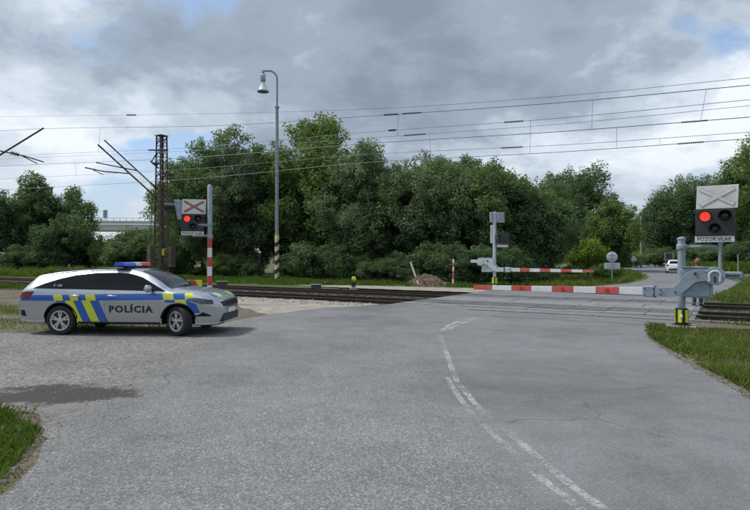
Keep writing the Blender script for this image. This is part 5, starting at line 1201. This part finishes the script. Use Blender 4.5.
# distant bridge
Yb = 190.0; zt = CAMH+(HZ-222.5)/F*Yb; zl = CAMH+(HZ-232)/F*Yb
br = empty('road_bridge', ((110-CX)/F*Yb, Yb, 0), .06, 'pale concrete bridge deck far away between the left trees', 'bridge')
MB().box((0, 0, (zt+zl)/2-.3), (80, 9, (zt-zl)*.62)).build('deck', 'bridge_concrete', br); MB().box((0, -4.7, zt-.25), (80, .5, 1.0)).build('parapet', 'bridge_concrete', br)
for x in (-30, -8, 14, 34):
    for y in (-2.5, 2.5): MB().tube([(x, y, -.1), (x, y, zl)], [.8, .7], 14).build('pier', 'bridge_concrete', br)
rl = MB()
for x in np.arange(-39, 39.5, 2): rl.box((x, -4.6, zt+.7), (.12, .12, 1.0))
rl.box((0, -4.6, zt+1.2), (79, .1, .1)).build('railing', 'grey_steel', br)
for px in (96.5, 109):
    x = (px-110)/F*Yb; MB().box((x, -3, zt+2.6), (1.1, .8, 2.6)).build('cabinet', 'grey_steel', br); MB().tube([(x, -3, zt-.2), (x, -3, zt+1.5)], .12, 8).build('cabinet_leg', 'grey_steel', br)

# ------------------------------------------------------------------ person
def skin_mesh(name, verts, edges, radii, mat, parent, root=0, sub=2):
    me = bpy.data.meshes.new(name); me.from_pydata(verts, edges, []); o = bpy.data.objects.new(name, me); col.objects.link(o)
    sk = o.modifiers.new('skin', 'SKIN'); sk.use_smooth_shade = True
    sl = me.skin_vertices[0] if me.skin_vertices else None
    if sl is None:
        bm = bmesh.new(); bm.from_mesh(me); bm.verts.layers.skin.verify(); bm.to_mesh(me); bm.free(); sl = me.skin_vertices[0]
    for i, r_ in enumerate(radii): sl.data[i].radius = r_ if isinstance(r_, tuple) else (r_, r_); sl.data[i].use_root = (i == root)
    ss = o.modifiers.new('sub', 'SUBSURF'); ss.levels = sub; ss.render_levels = sub
    dg = bpy.context.evaluated_depsgraph_get(); m2 = bpy.data.meshes.new_from_object(o.evaluated_get(dg)); bpy.data.objects.remove(o)
    m2.materials.clear(); m2.materials.append(MATS[mat]); m2.polygons.foreach_set('use_smooth', [True]*len(m2.polygons))
    return inst(m2, name, parent)
pp = gp(697.5, 305.5, .03)
per = empty('person', (pp.x, pp.y, .03), R(-18), 'person with short reddish hair, pale top and dark trousers standing behind the barrier drive', 'person')
# skeleton in local axes: faces +y (away), z up, 1.62 m tall
Vb = [(0, 0, .86), (0, .01, 1.05), (0, 0, 1.24), (0, -.01, 1.35), (0, .01, 1.43), (0, .02, 1.50), (0, .02, 1.58),
      (.16, -.01, 1.31), (.22, .02, 1.06), (.23, .12, .84), (.23, .15, .78), (-.16, -.01, 1.31), (-.23, -.02, 1.06), (-.24, .06, .83), (-.24, .08, .77),
      (.09, 0, .80), (.10, .03, .46), (.11, -.02, .10), (.12, .10, .04), (-.09, 0, .80), (-.10, -.01, .46), (-.11, -.05, .10), (-.12, .07, .04)]
Eb = [(0, 1), (1, 2), (2, 3), (3, 4), (4, 5), (5, 6), (2, 7), (7, 8), (8, 9), (9, 10), (2, 11), (11, 12), (12, 13), (13, 14), (0, 15), (15, 16), (16, 17), (17, 18), (0, 19), (19, 20), (20, 21), (21, 22)]
Rb = [(.14, .10), (.125, .09), (.145, .10), (.06, .06), (.052, .055), (.075, .09), (.066, .08), .055, .042, .03, .033, .055, .042, .03, .033, .085, .058, .042, .035, .085, .058, .042, .035]
body = skin_mesh('body', Vb, Eb, Rb, 'skin', per)
# hands: five separate fingers each, fixed to the palm
for sg, (hx, hy, hz) in ((1, (.23, .155, .775)), (-1, (-.24, .085, .765))):
    V = [(hx, hy, hz+.02), (hx, hy+.01, hz-.04)]; E = [(0, 1)]; Rr = [(.018, .03), (.016, .036)]
    for k, ln in enumerate((.062, .072, .068, .052)):
        y0 = hy+.01+(k-1.5)*.019; i = len(V); V += [(hx, y0, hz-.05), (hx-sg*.006, y0, hz-.05-ln*.5), (hx-sg*.02, y0, hz-.05-ln)]; E += [(1, i), (i, i+1), (i+1, i+2)]; Rr += [.009, .0085, .0075]
    i = len(V); V += [(hx-sg*.01, hy+.05, hz-.02), (hx-sg*.02, hy+.062, hz-.055)]; E += [(0, i), (i, i+1)]; Rr += [.011, .009]
    skin_mesh('hand', V, E, Rr, 'skin', body, sub=1)
# face: nose, ears, eyes, mouth look away from the camera
MB().prism([(-.018, 1.515), (.018, 1.515), (.006, 1.555), (-.006, 1.555)], .095, .125).build('nose', 'skin', body, bevel=.006)
for sg in (-1, 1):
    MB().lathe([(.001, 0), (.022, .004), (.024, .012), (.001, .016)], 12, Matrix.Translation((sg*.082, .015, 1.535)) @ Matrix.Rotation(R(90)*sg, 4, 'Y') @ Matrix.Diagonal((1.5, .9, 1, 1))).build('ear', 'skin', body, True)
    MB().lathe([(.001, -.01), (.011, 0), (.001, .01)], 10, Matrix.Translation((sg*.031, .103, 1.55))).build('eye', 'shoe', body, True)
MB().box((0, .106, 1.485), (.045, .012, .009)).build('mouth', 'red_paint', body)
hv = MB().lathe([(.001, 1.665), (.05, 1.655), (.085, 1.615), (.097, 1.56), (.092, 1.50), (.072, 1.455), (.06, 1.45)], 20, Matrix.Translation((0, -.012, 0)) @ Matrix.Diagonal((.98, 1.12, 1, 1)))
hv.v = [(x, y if y < .06 or z > 1.60 else .06, z+.008*math.sin(x*90)*math.cos(y*70)) for x, y, z in hv.v]; hv.build('hair', 'hair', per, True)
skin_mesh('top', [(0, 0, .82), (0, .01, 1.05), (0, 0, 1.24), (0, -.01, 1.36), (.165, -.01, 1.31), (.21, .0, 1.14), (-.165, -.01, 1.31), (-.215, -.015, 1.14)], [(0, 1), (1, 2), (2, 3), (2, 4), (4, 5), (2, 6), (6, 7)],
          [(.165, .125), (.15, .11), (.165, .12), (.085, .08), .075, .062, .075, .062], 'shirt', per)
skin_mesh('trousers', [(0, 0, .90), (0, 0, .82), (.09, 0, .78), (.10, .03, .46), (.11, -.02, .09), (-.09, 0, .78), (-.10, -.01, .46), (-.11, -.05, .09)], [(0, 1), (1, 2), (2, 3), (3, 4), (1, 5), (5, 6), (6, 7)],
          [(.15, .115), (.16, .12), .105, .075, .066, .105, .075, .066], 'denim', per)
for x, y in ((.115, .035), (-.115, .005)):
    MB().prism([(x-.045, y-.10), (x+.045, y-.10), (x+.052, y+.06), (x+.03, y+.16), (x-.03, y+.16), (x-.052, y+.06)], -.005, .085, 'z').build('shoe', 'shoe', per, bevel=.02)
